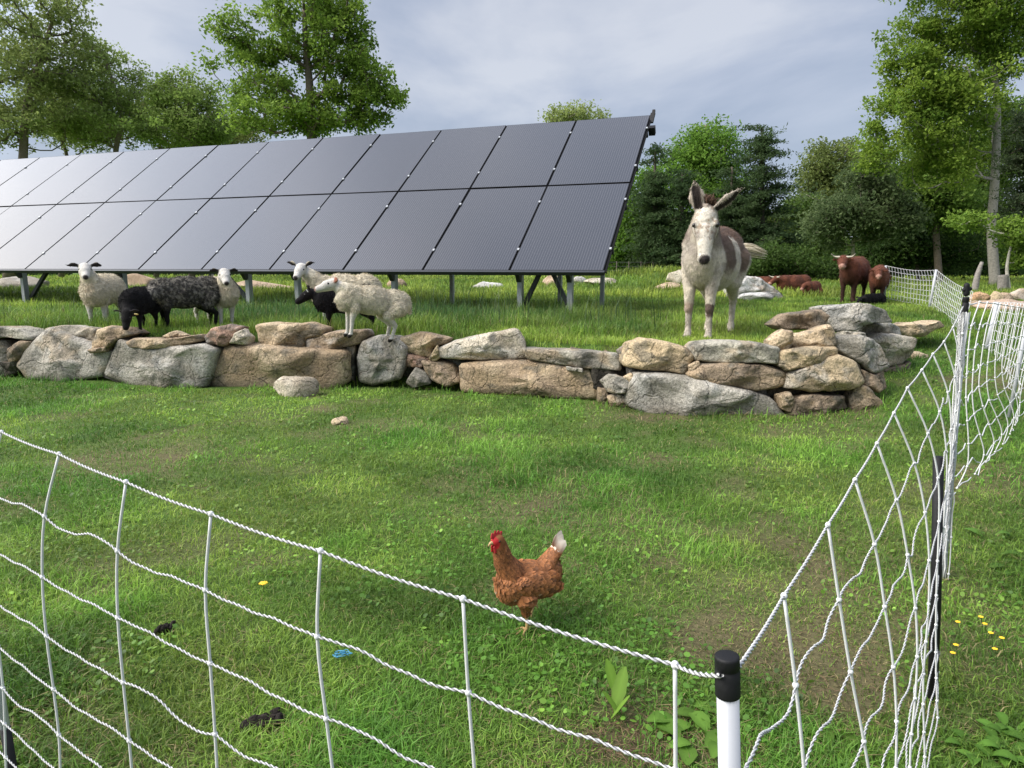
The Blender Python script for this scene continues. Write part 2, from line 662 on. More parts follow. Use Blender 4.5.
def sheep(label, loc, fwd, sc=1.0, poll=(.60, 0, .83), hd=None, wool=CREAM, face=FACEW, leg=None, dirty=.0,
          curl=0.0, ear_col=(.03, .025, .025), pitch=0, tagcol=None, ear_up=0.0, lamb=False, fat=1.0, group=None, woolly=True, tip=None, hind_fwd=0, seed=0, nose=(.05, .04, .04)):
    yaw = math.atan2(fwd[1], fwd[0])
    root = empty('lamb' if lamb else 'sheep', loc, label, 'lamb' if lamb else 'sheep', group, yaw)
    root.scale = (sc, sc, sc)
    root.rotation_euler = (0, -R(pitch), yaw)
    leg = face if leg is None else leg
    poll = np.array(poll, float)
    hd = np.array([.8, 0, -.6]) if hd is None else local_dir(np.asarray(hd, float), yaw)
    f, sd_, up = head_frame(hd)
    muz = poll + f * .235 - up * .014
    it = [('e', (.27, 0, .53), (.25, .185 * fat, .225 * fat)), ('e', (0, 0, .54), (.36, .225 * fat, .235 * fat)), ('e', (-.32, 0, .55), (.25, .205 * fat, .22 * fat)),
          ('c', (.32, 0, .58), poll - f * .04 - up * .05, .155, .085), ('c', (.42, 0, .50), (.40, 0, .42), .11, .08),
          ('c', poll, poll + f * .11, .086, .074), ('c', poll + f * .07 - up * .01, muz, .072, .048),
          ('c', (-.52, 0, .62), (-.57, 0, .46), .04, .03)]
    for s in (-1, 1):
        e0 = poll + sd_ * s * .07 + up * .04 - f * .015
        e1 = e0 + sd_ * s * .07 + up * (.012 + ear_up) - f * .01
        e2 = e0 + sd_ * s * .128 + up * (-.008 + 1.8 * ear_up) - f * .015
        it += [('c', e0, e1, .022, .038, .4, up), ('c', e1, e2, .038, .015, .4, up)]
        it += [('c', (.27, s * .10, .42), (.29, s * .095, .25), .075, .036), ('c', (.29, s * .095, .25), (.28, s * .09, .055), .033, .024),
               ('c', (.28, s * .09, .05), (.305, s * .09, .015), .03, .03)]
        h = hind_fwd
        it += [('c', (-.33, s * .12, .48), (-.26 + h, s * .13, .35), .125, .07), ('c', (-.26 + h, s * .13, .35), (-.40 + h, s * .105, .235), .062, .036),
               ('c', (-.40 + h, s * .105, .235), (-.375 + h, s * .10, .055), .032, .025), ('c', (-.375 + h, s * .10, .05), (-.345 + h, s * .10, .015), .03, .03)]
    wool_, face_ = np.array(wool), np.array(face)

    def hmask(V):
        return 1 - sst(.0, .05, seg_d(V, poll + f * .02, muz) - .095)

    def bmask(V):
        legm = 1 - sst(.30, .38, V[:, 2] + .03 * np.abs(V[:, 0]))
        return np.clip(np.maximum(hmask(V), legm), 0, 1)

    def colf(V, Nn):
        n = fbm(V * 9, 3, seed)[:, None]
        n2 = fbm(V * 34, 2, seed + 3)[:, None]
        C = wool_ * (.78 + .44 * n)
        if tip is not None:
            k = sst(.44, .66, fbm(V * np.array([50, 50, 30]), 3, seed + 9))[:, None]
            C = C * (1 - k) + np.array(tip) * k
        else:
            C = C * (.70 + .55 * n2)
        if dirty:
            d = sst(.40, .6, fbm(V * 5 + 3, 3, seed + 5)) * dirty * sst(.1, .35, V[:, 0]) * sst(.75, .5, V[:, 2]) + dirty * .4 * sst(.45, .3, V[:, 2])
            C = mixc(C, (.33, .21, .12), d)
        lg = 1 - sst(.27, .36, V[:, 2])
        C = mixc(C, leg, lg)
        C = mixc(C, face_, hmask(V))
        for s in (-1, 1):
            e0 = poll + sd_ * s * .085 + up * .04 - f * .02
            C = mixc(C, ear_col, 1 - sst(.03, .06, seg_d(V, e0 + sd_ * s * .03, e0 + sd_ * s * .12 + up * 1.8 * ear_up)))
        C = mixc(C, nose, 1 - sst(.025, .045, np.linalg.norm(V - (muz + f * .035 + up * .005), axis=1)))
        C = mixc(C, (.02, .018, .016), 1 - sst(.03, .05, V[:, 2]))
        return C

    def dispf(V, Nn):
        if not woolly:
            return (fbm(V * 20, 2, seed) - .5) * .008
        a = 1 - bmask(V)
        return a * ((fbm(V * 9, 2, seed) - .4) * .022 + (vn(V * 30, seed + 9) - .5) * (.010 + curl))
    bo = body('body', it, .0125, M_WOOL if woolly else M_COAT, root, colf, dispf, 3)
    if woolly:
        fur('fleece', bo, 15000, .030, .008, lambda Q: np.random.default_rng(seed).normal(0, 1, Q.shape) + np.array([-.4, 0, -.8]), M_WOOL, .55, .5, seed, lambda Q: (bmask(Q) < .12) & (np.linalg.norm(Q - poll, axis=1) > .21), .14 if max(wool) > .2 else .3)
    eyes(root, poll, f, sd_, up, .082, .066, .026, .015)
    if tagcol is not None:
        s = tagcol[1]
        c = poll + sd_ * s * .15 + up * (.015 + ear_up) + f * .022
        V, F = box_vf((-.024, -.006, -.02), (.024, .006, .02))
        Bm = np.stack([sd_, f, up])
        MB().add(V @ Bm + c, F).build('ear_tag', plain('ear_tag_plastic', tagcol[0], .4), root, False)
    return root


def at(u, v, z=.6):
    return G(u, v, z)


TC = lambda p: nrm(np.array([-p[0], -p[1], .0]))     # towards the camera, level

GS = 'sheep and lambs behind the stone wall'
p = at(106, 327)
sheep('cream sheep with white face and dark ears standing alone at the far left', p, (.20, -.97), 1.0,
      poll=(.50, -.03, .86), hd=TC(p) + np.array([0, 0, -.45]), dirty=.35, seed=1, group=GS)
p = at(172, 333) + np.array([0, .45, 0])
sheep('dark grey curly fleeced sheep with black legs behind a black sheep', p, (-.70, -.66), .97, poll=(.64, .20, .50), hd=(-.7, .2, -.8),
      wool=(.050, .046, .042), tip=(.23, .21, .175), face=DARKH, leg=DARKH, curl=.012, seed=2, group=GS, nose=(.01, .01, .01))
p = at(141, 334)
sheep('black sheep with a yellow ear tag grazing head down beside the dark grey curly sheep', p + np.array([0, .02, 0]), (.12, -.97), .80, poll=(.56, .02, .38), hd=(.02, -.42, -.90),
      wool=(.012, .011, .012), face=DARKH, leg=DARKH, seed=3, group=GS, nose=(.01, .01, .01), tagcol=((.75, .55, .2), 1))
p = at(217, 327)
sheep('cream sheep with white face looking out from behind the dark grey curly sheep', p, (.80, -.60), .95, poll=(.47, -.10, .83),
      hd=TC(p) + np.array([.1, 0, -.6]), dirty=.25, seed=4, group=GS)
p = at(345, 325)
sheep('cream sheep with dark ears behind the black lamb with a white ear tag', p, (-1, -.14), 1.0, poll=(.60, .06, .86),
      hd=TC(p) + np.array([-.35, 0, -.55]), seed=5, group=GS, ear_up=.03, wool=(.60, .53, .40))
p = at(348, 333)
sheep('black lamb with a white ear tag standing between two cream sheep', p, (-1, -.16), .84, poll=(.56, 0, .64), hd=(-.9, -.3, -.55),
      wool=(.009, .008, .009), face=(.009, .008, .009), leg=(.010, .009, .009), tagcol=((.75, .75, .72), 1), ear_up=.05, lamb=True, seed=6, group=GS, nose=(.01, .01, .01))
p = at(368, 339, .62)
sheep('cream woolly sheep with front feet up on a flat wall stone', p, (-.86, -.50), .86, poll=(.55, -.06, .70), hd=(-.88, -.32, -.40),
      pitch=9, seed=7, curl=.004, fat=.88, wool=(.62, .55, .42), group=GS, ear_col=(.30, .12, .08), hind_fwd=.06, nose=(.25, .15, .13))

# ------------------------------------------------------------------ donkey
def donkey():
    p = at(698.5, 339)
    fwd = np.array([-math.sin(R(31)), -math.cos(R(31))])
    yaw = math.atan2(fwd[1], fwd[0])
    loc = p - np.array([fwd[0], fwd[1], 0]) * .42
    loc[2] = .58
    root = empty('donkey', loc, 'brown and white patched donkey with big ears standing behind the wall facing the camera', 'donkey', None, yaw)
    hd = local_dir(nrm(np.array([-.10, -.36, -.93])), yaw)
    f, sd_, up = head_frame(hd)
    poll = np.array([.70, .0, 1.53])
    poll = poll + local_dir(np.array([.10, -.03, 0]), yaw)
    muz = poll + f * .555
    it = [('e', (.36, 0, 1.02), (.34, .25, .38)), ('e', (0, 0, .98), (.58, .345, .40)), ('e', (-.46, 0, 1.06), (.38, .30, .36)),
          ('c', (.28, 0, 1.22), (-.5, 0, 1.27), .15, .16), ('c', (.44, 0, 1.16), poll - f * .05 - up * .10, .24, .13), ('e', (.52, 0, 1.0), (.18, .20, .26)),
          ('e', poll + f * .06 - up * .0, (.17, .125, .12), np.stack([f, sd_, up])),
          ('e', poll + f * .17 - up * .03, (.17, .150, .125), np.stack([f, sd_, up])),
          ('e', poll + f * .21 - up * .09, (.14, .10, .10), np.stack([f, sd_, up])),
          ('c', poll + f * .2 - up * .01, muz - f * .05 - up * .02, .118, .074, .95, sd_),
          ('e', muz - up * .02, (.075, .080, .070), np.stack([f, sd_, up])), ('e', muz - up * .07 - f * .01, (.06, .07, .045), np.stack([f, sd_, up])),
          ('c', (-.82, 0, 1.22), (-.86, 0, 1.12), .05, .035)]
    # brow ridges
    for s in (-1, 1):
        it.append(('e', poll + f * .15 + sd_ * s * .10 + up * .055, (.05, .035, .03), np.stack([f, sd_, up])))
    fx = {-1: (.44, .02), 1: (.42, .0)}
    for s in (-1, 1):
        x = .44
        it += [('c', (.40, s * .14, .86), (x, s * .130, .60), .112, .070), ('c', (x, s * .130, .62), (x + .01, s * .13, .41), .072, .051), ('e', (x + .012, s * .13, .40), (.056, .053, .068)),
               ('c', (x + .005, s * .13, .38), (x, s * .13, .15), .042, .035), ('e', (x + .005, s * .13, .13), (.043, .042, .045)), ('c', (x + .01, s * .13, .11), (x + .045, s * .13, .05), .04, .048),
               ('c', (x + .045, s * .13, .045), (x + .05, s * .13, .015), .055, .06)]
        h = .10 if s < 0 else -.04
        it += [('c', (-.50, s * .16, .98), (-.38 + h, s * .17, .72), .22, .13), ('c', (-.38 + h, s * .17, .72), (-.60 + h, s * .14, .47), .105, .052), ('e', (-.60 + h, s * .14, .46), (.07, .05, .07)),
               ('c', (-.60 + h, s * .14, .46), (-.57 + h, s * .135, .16), .045, .035), ('c', (-.57 + h, s * .135, .14), (-.53 + h, s * .135, .05), .045, .048),
               ('c', (-.53 + h, s * .135, .045), (-.525 + h, s * .135, .015), .055, .06)]
    # ears: image left is the donkey's right; side vector sd_ points to its left
    Lw = lambda d: local_dir(np.asarray(d, float), yaw)
    ears = []
    for s, tipd in ((-1, Lw((-.22, -.02, .97))), (1, Lw((.78, -.06, .60)))):
        e0 = poll + sd_ * s * .085 - f * .03 + up * .02
        if (Lw((1, 0, 0)) @ (sd_ * s)) * (1 if tipd @ Lw((1, 0, 0)) > 0 else -1) < 0:
            e0 = poll - sd_ * s * .085 - f * .03 + up * .02
        tipd = nrm(tipd)
        front = Lw((-.2, -.95, 0)) if tipd[2] > .8 else Lw((.25, -.55, -.6))
        front = nrm(front - tipd * (front @ tipd))
        sidev = np.cross(tipd, front)
        Lr = .345 if tipd[2] > .8 else .40
        e1, e2 = e0 + tipd * Lr * .45, e0 + tipd * Lr
        it += [('c', e0, e1, .05, .098, .34, sidev), ('c', e1, e2, .098, .016, .34, sidev)]
        ears.append((e0, e1, e2, front, sidev))
    WHITE, BROWN, GREY = np.array([.52, .46, .37]), np.array([.080, .050, .036]), np.array([.27, .235, .20])

    def colf(V, Nn):
        n = fbm(V * 2.3 + 5, 4, 40)
        n2 = fbm(V * 14, 3, 41)
        C = WHITE * (.8 + .4 * n2)[:, None]
        # grey-brown flea-bitten tone over chest and legs
        C = mixc(C, GREY, sst(.44, .60, fbm(V * 8, 4, 44)) * .62)
        # body patches
        w_ = (n - .5) * .8 + (fbm(V * 8 + 2, 3, 47) - .5) * .5 + (fbm(V * np.array([16, 16, 5]), 2, 48) - .5) * .3
        d = np.linalg.norm((V - np.array([-.16, 0, 1.42])) / np.array([.70, .46, .30]), axis=1) + w_
        C = mixc(C, BROWN * 1.25, 1 - sst(.88, 1.08, d))
        d = np.linalg.norm((V - np.array([.22, 0, 1.05])) / np.array([.17, .6, .56]), axis=1) + w_
        C = mixc(C, BROWN * 1.1, (1 - sst(.82, 1.1, d)) * .92)
        d = np.linalg.norm((V - np.array([-.36, .3, 1.12])) / np.array([.2, .3, .42]), axis=1) + w_
        C = mixc(C, BROWN * 1.35, (1 - sst(.82, 1.1, d)) * .9)
        # white stripe down the side and white rump
        d = np.abs(V[:, 0] - .015 - .22 * (V[:, 2] - 1.0)) / .022 + w_ * 2.2
        C = mixc(C, WHITE * .9, (1 - sst(.6, 1.4, d)) * sst(1.32, 1.18, V[:, 2]))
        C = mixc(C, WHITE * .95, sst(.98, .82, V[:, 2] + w_ * .35) * (V[:, 0] < .3) * .9)
        C = mixc(C, WHITE * 1.05, sst(-.68, -.74, V[:, 0] + w_ * .2))
        C = C * (.90 + .34 * fbm(V * np.array([22, 22, 9]), 3, 49))[:, None]
        # neck sides and back of neck brown, chest grey
        nk = 1 - sst(.0, .06, seg_d(V, (.40, 0, 1.22), poll - f * .05 - up * .12) - .235)
        C = mixc(C, BROWN * 1.25, nk * .75 * sst(.07, .17, np.abs(V[:, 1] - .02) + w_ * .25) * sst(1.0, 1.2, V[:, 2]))
        C = mixc(C, GREY * .95, (1 - sst(.16, .34, np.linalg.norm((V - np.array([.62, 0, 1.05])) / np.array([1, 1.2, 1.0]), axis=1) + w_ * .3)) * .6)
        # head white
        hm = 1 - sst(.15, .19, seg_d(V, poll + f * .02 + up * .02, muz))
        Hc = np.array([.62, .57, .49]) * (.86 + .28 * n2)[:, None]
        fl = sst(.50, .64, fbm(V * 44, 2, 50)) * sst(.38, .56, fbm(V * 8, 2, 51))
        Hc = mixc(Hc, (.30, .20, .13), fl * .75)
        C = C * (1 - hm[:, None]) + Hc * hm[:, None]
        for s in (-1, 1):     # grey cheek smudge and dark eye rims
            C = mixc(C, (.20, .165, .15), (1 - sst(.03, .095, np.linalg.norm(V - (poll + f * .29 + sd_ * s * .105 + up * .03), axis=1))) * .6)
            C = mixc(C, (.05, .045, .045), 1 - sst(.022, .042, np.linalg.norm((V - (poll + f * .175 + sd_ * s * .122 + up * .045)), axis=1)))
        # dark nose
        C = mixc(C, (.035, .028, .027), 1 - sst(.048, .080, np.linalg.norm((V - (muz + f * .045 + up * .022)), axis=1) + (n2 - .5) * .035))
        # brown crown
        C = mixc(C, BROWN * .8, 1 - sst(.09, .14, np.linalg.norm(V - (poll - f * .10), axis=1)))
        for e0, e1, e2, fr, sv in ears:
            dd = seg_d(V, e0, e2)
            em = 1 - sst(.105, .12, dd)
            em = em * (((V - e0) @ nrm(e2 - e0)) > .02)
            C = mixc(C, (.42, .355, .29), em)
            inner = em * sst(-.1, .3, Nn @ fr) * (1 - sst(.040, .062, np.abs((V - e0) @ sv)))
            C = mixc(C, (.028, .02, .017), inner)
        # knees and hooves
        C = mixc(C, (.085, .055, .045), (1 - sst(.07, .10, np.linalg.norm(V - np.array([.48, .13, .385]), axis=1))) * .95)
        C = mixc(C, (.28, .2, .15), (1 - sst(.05, .10, np.linalg.norm(V - np.array([.48, -.13, .41]), axis=1))) * .8)
        C = mixc(C, (.06, .05, .045), 1 - sst(.05, .07, V[:, 2]))
        return C

    def dispf(V, Nn):
        a = (fbm(V * 18, 3, 60) - .5) * .012
        for e0, e1, e2, fr, sv in ears:      # hollow the ear cups
            dd = seg_d(V, e0 + nrm(e2 - e0) * .06, e2)
            a = a - (1 - sst(.02, .05, np.abs((V - e0) @ sv))) * (Nn @ fr > .2) * (dd < .09) * .022
        for s in (-1, 1):    # nostrils, eye sockets
            a = a - .022 * (1 - sst(.008, .022, np.linalg.norm(V - (muz + f * .055 + sd_ * s * .045 + up * .025), axis=1)))
        return a
    bo = body('body', it, .0115, M_COAT, root, colf, dispf, 3)

    def flow(Q):
        hm = (1 - sst(.15, .2, seg_d(Q, poll, muz)))[:, None]
        leg = sst(.75, .6, Q[:, 2])[:, None]
        fl = np.array([-.55, 0, -.85]) * (1 - leg) + np.array([0, 0, -1.]) * leg
        return fl * (1 - hm) + f * hm
    fur('coat_hair', bo, 60000, .026, .0055, flow, M_COAT, .16, .22, 5, lambda Q: Q[:, 2] > .06, .32)
    eyes(root, poll, f, sd_, up, .175, .128, .045, .028)
    # forelock and mane: short brown strands
    mb = MB()
    for k in range(420):
        t = rng.random() ** .8
        if rng.random() < .4:
            b0 = poll - f * (.10 + .05 * rng.random()) + sd_ * rng.normal(0, .04) + up * rng.normal(.0, .03)
            d = nrm(np.array([0, 0, 1.]) * .9 + up * .35 + sd_ * rng.normal(0, .5))
            L = .05 + .07 * rng.random()
        else:
            b0 = (poll - f * .10 - up * .02) * (1 - t) + np.array([.36, 0, 1.40]) * t + np.array([rng.normal(0, .02), rng.normal(0, .02), 0])
            d = nrm(np.array([.1, rng.normal(0, .3), 1.]))
            L = .07 + .05 * rng.random()
        mid = b0 + d * L * .6
        tp = b0 + d * L + np.array([rng.normal(0, .02), rng.normal(0, .025), -.01])
        c = np.array([.10, .058, .040]) * rng.uniform(.6, 1.9)
        mb.add(*tube([b0 - d * .02, mid, tp], [.006, .005, .001], 4), c)
    mb.build('mane', M_COAT, root)
    # swinging tail, cream tuft at the end
    mb = MB()
    t0 = np.array([-.84, 0, 1.15])
    dirx = Lw((1, .15, 0))
    for k in range(150):
        tail = rng.random() < .22
        jit = rng.normal(0, 1, 3) * (.012 if tail else .02)
        L1 = .16
        L2 = rng.uniform(.26, .40)
        a0 = t0 + jit * .5
        a1 = t0 + dirx * L1 + np.array([0, 0, .0]) + jit
        a2 = t0 + dirx * (L1 + L2 * .5) + np.array([0, 0, -.02]) + jit * 1.9
        a3 = t0 + dirx * (L1 + L2) + np.array([0, 0, -.07]) + jit * 1.3
        pts = crom([a0, a1, a2, a3], 4)
        if tail:
            pts = pts[:7]
        c = np.array([[.10, .07, .055]] * 4 + [[.62, .54, .40]] * 9)[:len(pts)] * rng.uniform(.75, 1.1)
        V, F = tube(pts, np.linspace(.011, .003, len(pts)), 4)
        mb.add(V, F, np.repeat(c, 4, axis=0))
    mb.build('tail_hair', M_COAT, root)
    return root


donkey()

# ------------------------------------------------------------------ cattle
def cow(name, label, loc, fwd, sc, hd, lying=False, horns=True, poll=(1.02, 0, 1.18), seed=0, graze=False):
    yaw = math.atan2(fwd[1], fwd[0])
    root = empty(name, loc, label, 'cow' if name == 'cow' else 'calf', 'red brown cattle at the edge of the wood', yaw)
    root.scale = (sc, sc, sc)
    f, sd_, up = head_frame(local_dir(np.asarray(hd, float), yaw))
    dz = -.46 if lying else 0
    poll = np.array(poll, float) + np.array([0, 0, dz])
    muz = poll + f * .42
    z = lambda x, y, q: (x, y, q + dz)
    it = [('e', z(.50, 0, .90), (.36, .27, .40)), ('e', z(0, 0, .88), (.62, .33, .41)), ('e', z(-.55, 0, .95), (.36, .29, .36)), ('c', z(.5, 0, 1.15), z(-.65, 0, 1.17), .14, .14),
          ('c', z(.58, 0, 1.03), poll - f * .05 - up * .08, .26, .16), ('c', z(.66, 0, .82), z(.6, 0, .62), .16, .09),
          ('c', poll, poll + f * .2, .125, .11), ('c', poll + f * .15, muz, .115, .085), ('c', z(-.88, 0, 1.1), z(-.95, 0, .5 if not lying else .62), .035, .03)]
    for s in (-1, 1):
        e0 = poll + sd_ * s * .11 + up * .01
        it.append(('c', e0, e0 + sd_ * s * .16 - up * .02, .045, .035, .4, up))
        if lying:
            it += [('c', (.45, s * .2, .22), (.62, s * .24, .09), .12, .07), ('c', (.62, s * .24, .08), (.42, s * .26, .06), .06, .05),
                   ('c', (-.5, s * .25, .28), (-.25, s * .32, .14), .2, .1), ('c', (-.25, s * .32, .1), (-.5, s * .34, .06), .07, .05)]
        else:
            it += [('c', (.50, s * .15, .75), (.52, s * .15, .46), .13, .07), ('c', (.52, s * .15, .46), (.51, s * .15, .08), .062, .045), ('c', (.52, s * .15, .06), (.54, s * .15, .02), .055, .06),
                   ('c', (-.6, s * .16, .85), (-.5, s * .18, .6), .2, .11), ('c', (-.5, s * .18, .6), (-.66, s * .15, .42), .10, .06), ('c', (-.66, s * .15, .42), (-.62, s * .15, .08), .056, .045),
                   ('c', (-.62, s * .15, .06), (-.59, s * .15, .02), .055, .06)]

    def colf(V, Nn):
        n = fbm(V * 4, 3, seed)[:, None]
        C = np.array([.120, .040, .021]) * (.65 + .7 * n)
        C = mixc(C, (.030, .014, .011), sst(.85 + dz, .40 + dz, V[:, 2]) * .95)  # dark legs; the belly is darkened as well, as painted shade
        C = mixc(C, (.05, .02, .015), sst(.48, .6, fbm(V * 2.5, 3, seed + 4)) * .4)
        C = mixc(C, (.36, .2, .15), 1 - sst(.08, .12, np.linalg.norm(V - (muz + f * .04), axis=1)))
        return C
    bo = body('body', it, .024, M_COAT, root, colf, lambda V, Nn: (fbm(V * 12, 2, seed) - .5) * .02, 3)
    fur('coat_hair', bo, 9000, .05, .012, lambda Q: np.tile([-.4, 0, -.9], (len(Q), 1)), M_COAT, .25, .3, seed, None, .4)
    if horns:
        for s in (-1, 1):
            h0 = poll + sd_ * s * .08 + up * .07
            pts = crom([h0, h0 + sd_ * s * .15 + up * .02, h0 + sd_ * s * .22 + up * .12 + f * .04], 5)
            MB().add(*tube(pts, np.linspace(.035, .008, len(pts)), 8), (.42, .37, .29)).build('horn', plain('horn', (.42, .37, .29), .6), root)
    return root


cow('cow', 'red brown cow with long pale horns facing the camera, left of the far netting', at(852, 302, .6), (-.62, -.78), .86, (-.45, -.85, -.5), poll=(.95, -.1, 1.22), seed=1)
cow('cow', 'smaller red brown cow standing against the end post of the far netting', at(877, 303, .6), (-.5, -.87), .70, (-.40, -.9, -.5), poll=(.95, 0, 1.12), horns=False, seed=2)
cow('cow', 'red brown cow with one upright pale horn lying in the grass by the grey boulder', at(793, 294, .6), (-.95, -.3), .72, (-.8, -.4, -.55), lying=True, seed=3, poll=(.95, 0, 1.15))
cow('calf', 'small red brown calf lying in grass right of the lying horned cow', at(811, 296, .6), (-.75, -.66), .52, (-.6, -.6, -.5), lying=True, horns=False, seed=4, poll=(.85, 0, 1.1))
cow('calf', 'red brown calf mostly hidden behind the grey boulder beside the donkey', at(773, 294, .6) + np.array([.3, 2.5, 0]), (-1, .2), .62, (-.8, -.3, -.5), lying=True, horns=False, seed=5)
p = at(877, 305, .6)
root = sheep('black lamb lying in the grass in front of the smaller standing cow', p + np.array([0, .2, -.22]), (-.9, -.35), .62, poll=(.62, 0, .58), hd=(-.7, -.5, -.4), wool=(.008, .008, .009), face=(.008, .008, .009), leg=(.008, .008, .009), lamb=True, seed=9, nose=(.01, .01, .01))

# ------------------------------------------------------------------ hen
def hen():
    p = G(526, 630, 0)
    fwd = np.array([-.93, -.37])
    yaw = math.atan2(fwd[1], fwd[0])
    p[2] = float(H(p[0], p[1])) + .012
    HS = .96
    root = empty('hen', p, 'brown hen with red comb and pale tail tip walking on the lawn behind the net', 'hen', None, yaw)
    root.scale = (HS, HS, HS * 1.02)
    hp = np.array([.136, .014, .412])
    f, sd_, up = head_frame((.85, .25, -.12))
    it = [('e', (0, 0, .210), (.125, .080, .076)), ('e', (.065, 0, .200), (.074, .070, .080)), ('e', (-.09, 0, .228), (.072, .062, .064)),
          ('c', (-.08, 0, .25), (-.150, 0, .335), .055, .030, .7, (0, 1, 0)),
          ('c', (.06, 0, .24), (.105, .004, .315), .064, .042), ('c', (.105, .004, .315), hp - f * .004, .042, .027), ('e', hp, (.031, .025, .026), np.stack([f, sd_, up])),
          ('c', (.02, .04, .155), (.02, .04, .10), .05, .02), ('c', (-.03, -.045, .16), (-.035, -.045, .115), .05, .02)]
    for s in (-1, 1):
        it.append(('e', (-.025, s * .068, .215), (.10, .028, .055), np.stack([nrm(np.array([1, 0, .12])), np.array([0, 1., 0]), nrm(np.array([-.12, 0, 1]))])))
    RED = np.array([.42, .018, .022])

    def colf(V, Nn):
        n = fbm(V * 45, 3, 70)[:, None]
        C = np.array([.215, .080, .026]) * (.6 + .8 * n)
        C = mixc(C, (.11, .04, .014), (1 - sst(.03, .06, seg_d(V, (.07, 0, .25), (.12, 0, .34)))) * .6)
        d = np.linalg.norm(V - (hp + f * .02 - up * .004), axis=1)
        C = mixc(C, RED, 1 - sst(.026, .031, d))
        C = mixc(C, (.55, .47, .38), sst(.325, .35, V[:, 2]) * (V[:, 0] < 0))
        return C
    b = body('body', it, .0042, M_FEATHER, root, colf, None, 5)
    V, Nn = verts_of(b.data)
    # feathers laid over the body, tips pointing back and down
    ok = np.where((np.linalg.norm(V - hp, axis=1) > .033))[0]
    sel = rng.choice(ok, min(9000, len(ok)), replace=False)
    mb = MB()
    for k in sel:
        c, n_ = V[k], Nn[k]
        neck = c[2] > .25 and c[0] > .03
        flow = np.array([-.25, 0, -1]) if neck else (np.array([-.9, 0, .75]) if c[0] < -.07 and c[2] > .22 else np.array([-1, 0, -.28]))
        if c[2] < .17:
            flow = np.array([-.45, 0, -1])
        t = nrm(flow - n_ * (flow @ n_) + rng.normal(0, .035, 3))
        b_ = nrm(np.cross(n_, t))
        L = (.018 if neck else .023) * rng.uniform(.8, 1.3)
        W = L * (.26 if neck else .36)
        wing = abs(c[1]) > .06 and .17 < c[2] < .26 and -.13 < c[0] < .06
        if wing:
            L *= 1.35
            W *= 1.2
        o_ = c + n_ * .0008
        lift = n_ * L * .02
        pts = np.array([o_, o_ + t * L * .4 + b_ * W + lift * .3, o_ + t * L * .8 + b_ * W * .7 + lift * .6, o_ + t * L + lift, o_ + t * L * .8 - b_ * W * .7 + lift * .6, o_ + t * L * .4 - b_ * W + lift * .3, o_ + t * L * .55 + lift * .8 + n_ * .001])
        base = np.array([.245, .092, .029]) * rng.uniform(.50, 1.32)
        if neck:
            base = np.array([.205, .076, .025]) * rng.uniform(.5, 1.3)
        if wing and rng.random() < .35:
            base = base * .6
        if c[0] < -.06 and c[2] > .325:
            base = np.array([.60, .53, .44]) * rng.uniform(.8, 1.1)
        edge = base * (1.7 if wing or neck else 1.35) + .02
        if c[0] > .0 and c[2] < .21 and rng.random() < .05:
            edge = np.array([.5, .36, .24])
        cc = np.stack([base * .8, base, edge, edge, edge, base, base])
        mb.add(pts, [np.array([[0, 1, 6], [1, 2, 6], [2, 3, 6], [3, 4, 6], [4, 5, 6], [5, 0, 6]])], cc)
    mb.build('plumage', M_FEATHER, root, False)
    # tail feathers
    mb = MB()
    for k in range(16):
        a = (k - 7.5) / 7.5
        o_ = np.array([-.115, a * .022, .285])
        t = nrm(np.array([-.36 - .12 * abs(a), a * .22, .9]))
        b_ = nrm(np.cross(t, np.array([a * .7, 1, .0])))
        L = .135 * (1 - .22 * abs(a)) * rng.uniform(.92, 1.05)
        W = .015
        sd2 = np.array([0, .35, 0]) * W
        pts = np.array([o_, o_ + t * L * .45 + b_ * W, o_ + t * L * .85 + b_ * W * .9, o_ + t * L, o_ + t * L * .85 - b_ * W * .9, o_ + t * L * .45 - b_ * W, o_ + t * L * .6 + np.array([0, .003 * (1 if a > 0 else -1), 0])])
        br, wh = np.array([.22, .08, .025]), np.array([.66, .60, .52])
        cc = np.stack([br, br, wh, wh, wh, br, br * .6 + wh * .4])
        mb.add(pts, [np.array([[0, 1, 6], [1, 2, 6], [2, 3, 6], [3, 4, 6], [4, 5, 6], [5, 0, 6]])], cc)
    mb.build('tail', M_FEATHER, root, False)
    # comb, wattles, beak
    mred = plain('comb_skin', (.46, .02, .025), .5, bump=.5, bscale=250)
    it2 = [('c', hp + f * (.024 - .014 * k) + up * .022, hp + f * (.022 - .016 * k) + up * (.036 + .008 * math.sin(k * 1.2 + .4)), .010, .005, .45, f) for k in range(4)]
    mb = MB()
    for i_ in it2:
        mb.add(*cap_vf(*i_[1:]))
    mb.build('comb', mred, root)
    for s in (-1, 1):
        MB().add(*cap_vf(hp + f * .024 + sd_ * s * .008 - up * .016, hp + f * .022 + sd_ * s * .010 - up * .040, .007, .010, .5, f)).build('wattle', mred, root)
    bk = crom([hp + f * .024, hp + f * .038 + up * .001, hp + f * .050 - up * .007], 4)
    MB().add(*tube(bk, np.linspace(.010, .0015, len(bk)), 8)).build('beak', plain('beak_horn', (.40, .26, .12), .5), root)
    eyes(root, hp, f, sd_, up, .006, .0245, .006, .0042)
    mleg = plain('leg_scales', (.50, .33, .14), .6, bump=.6, bscale=220)

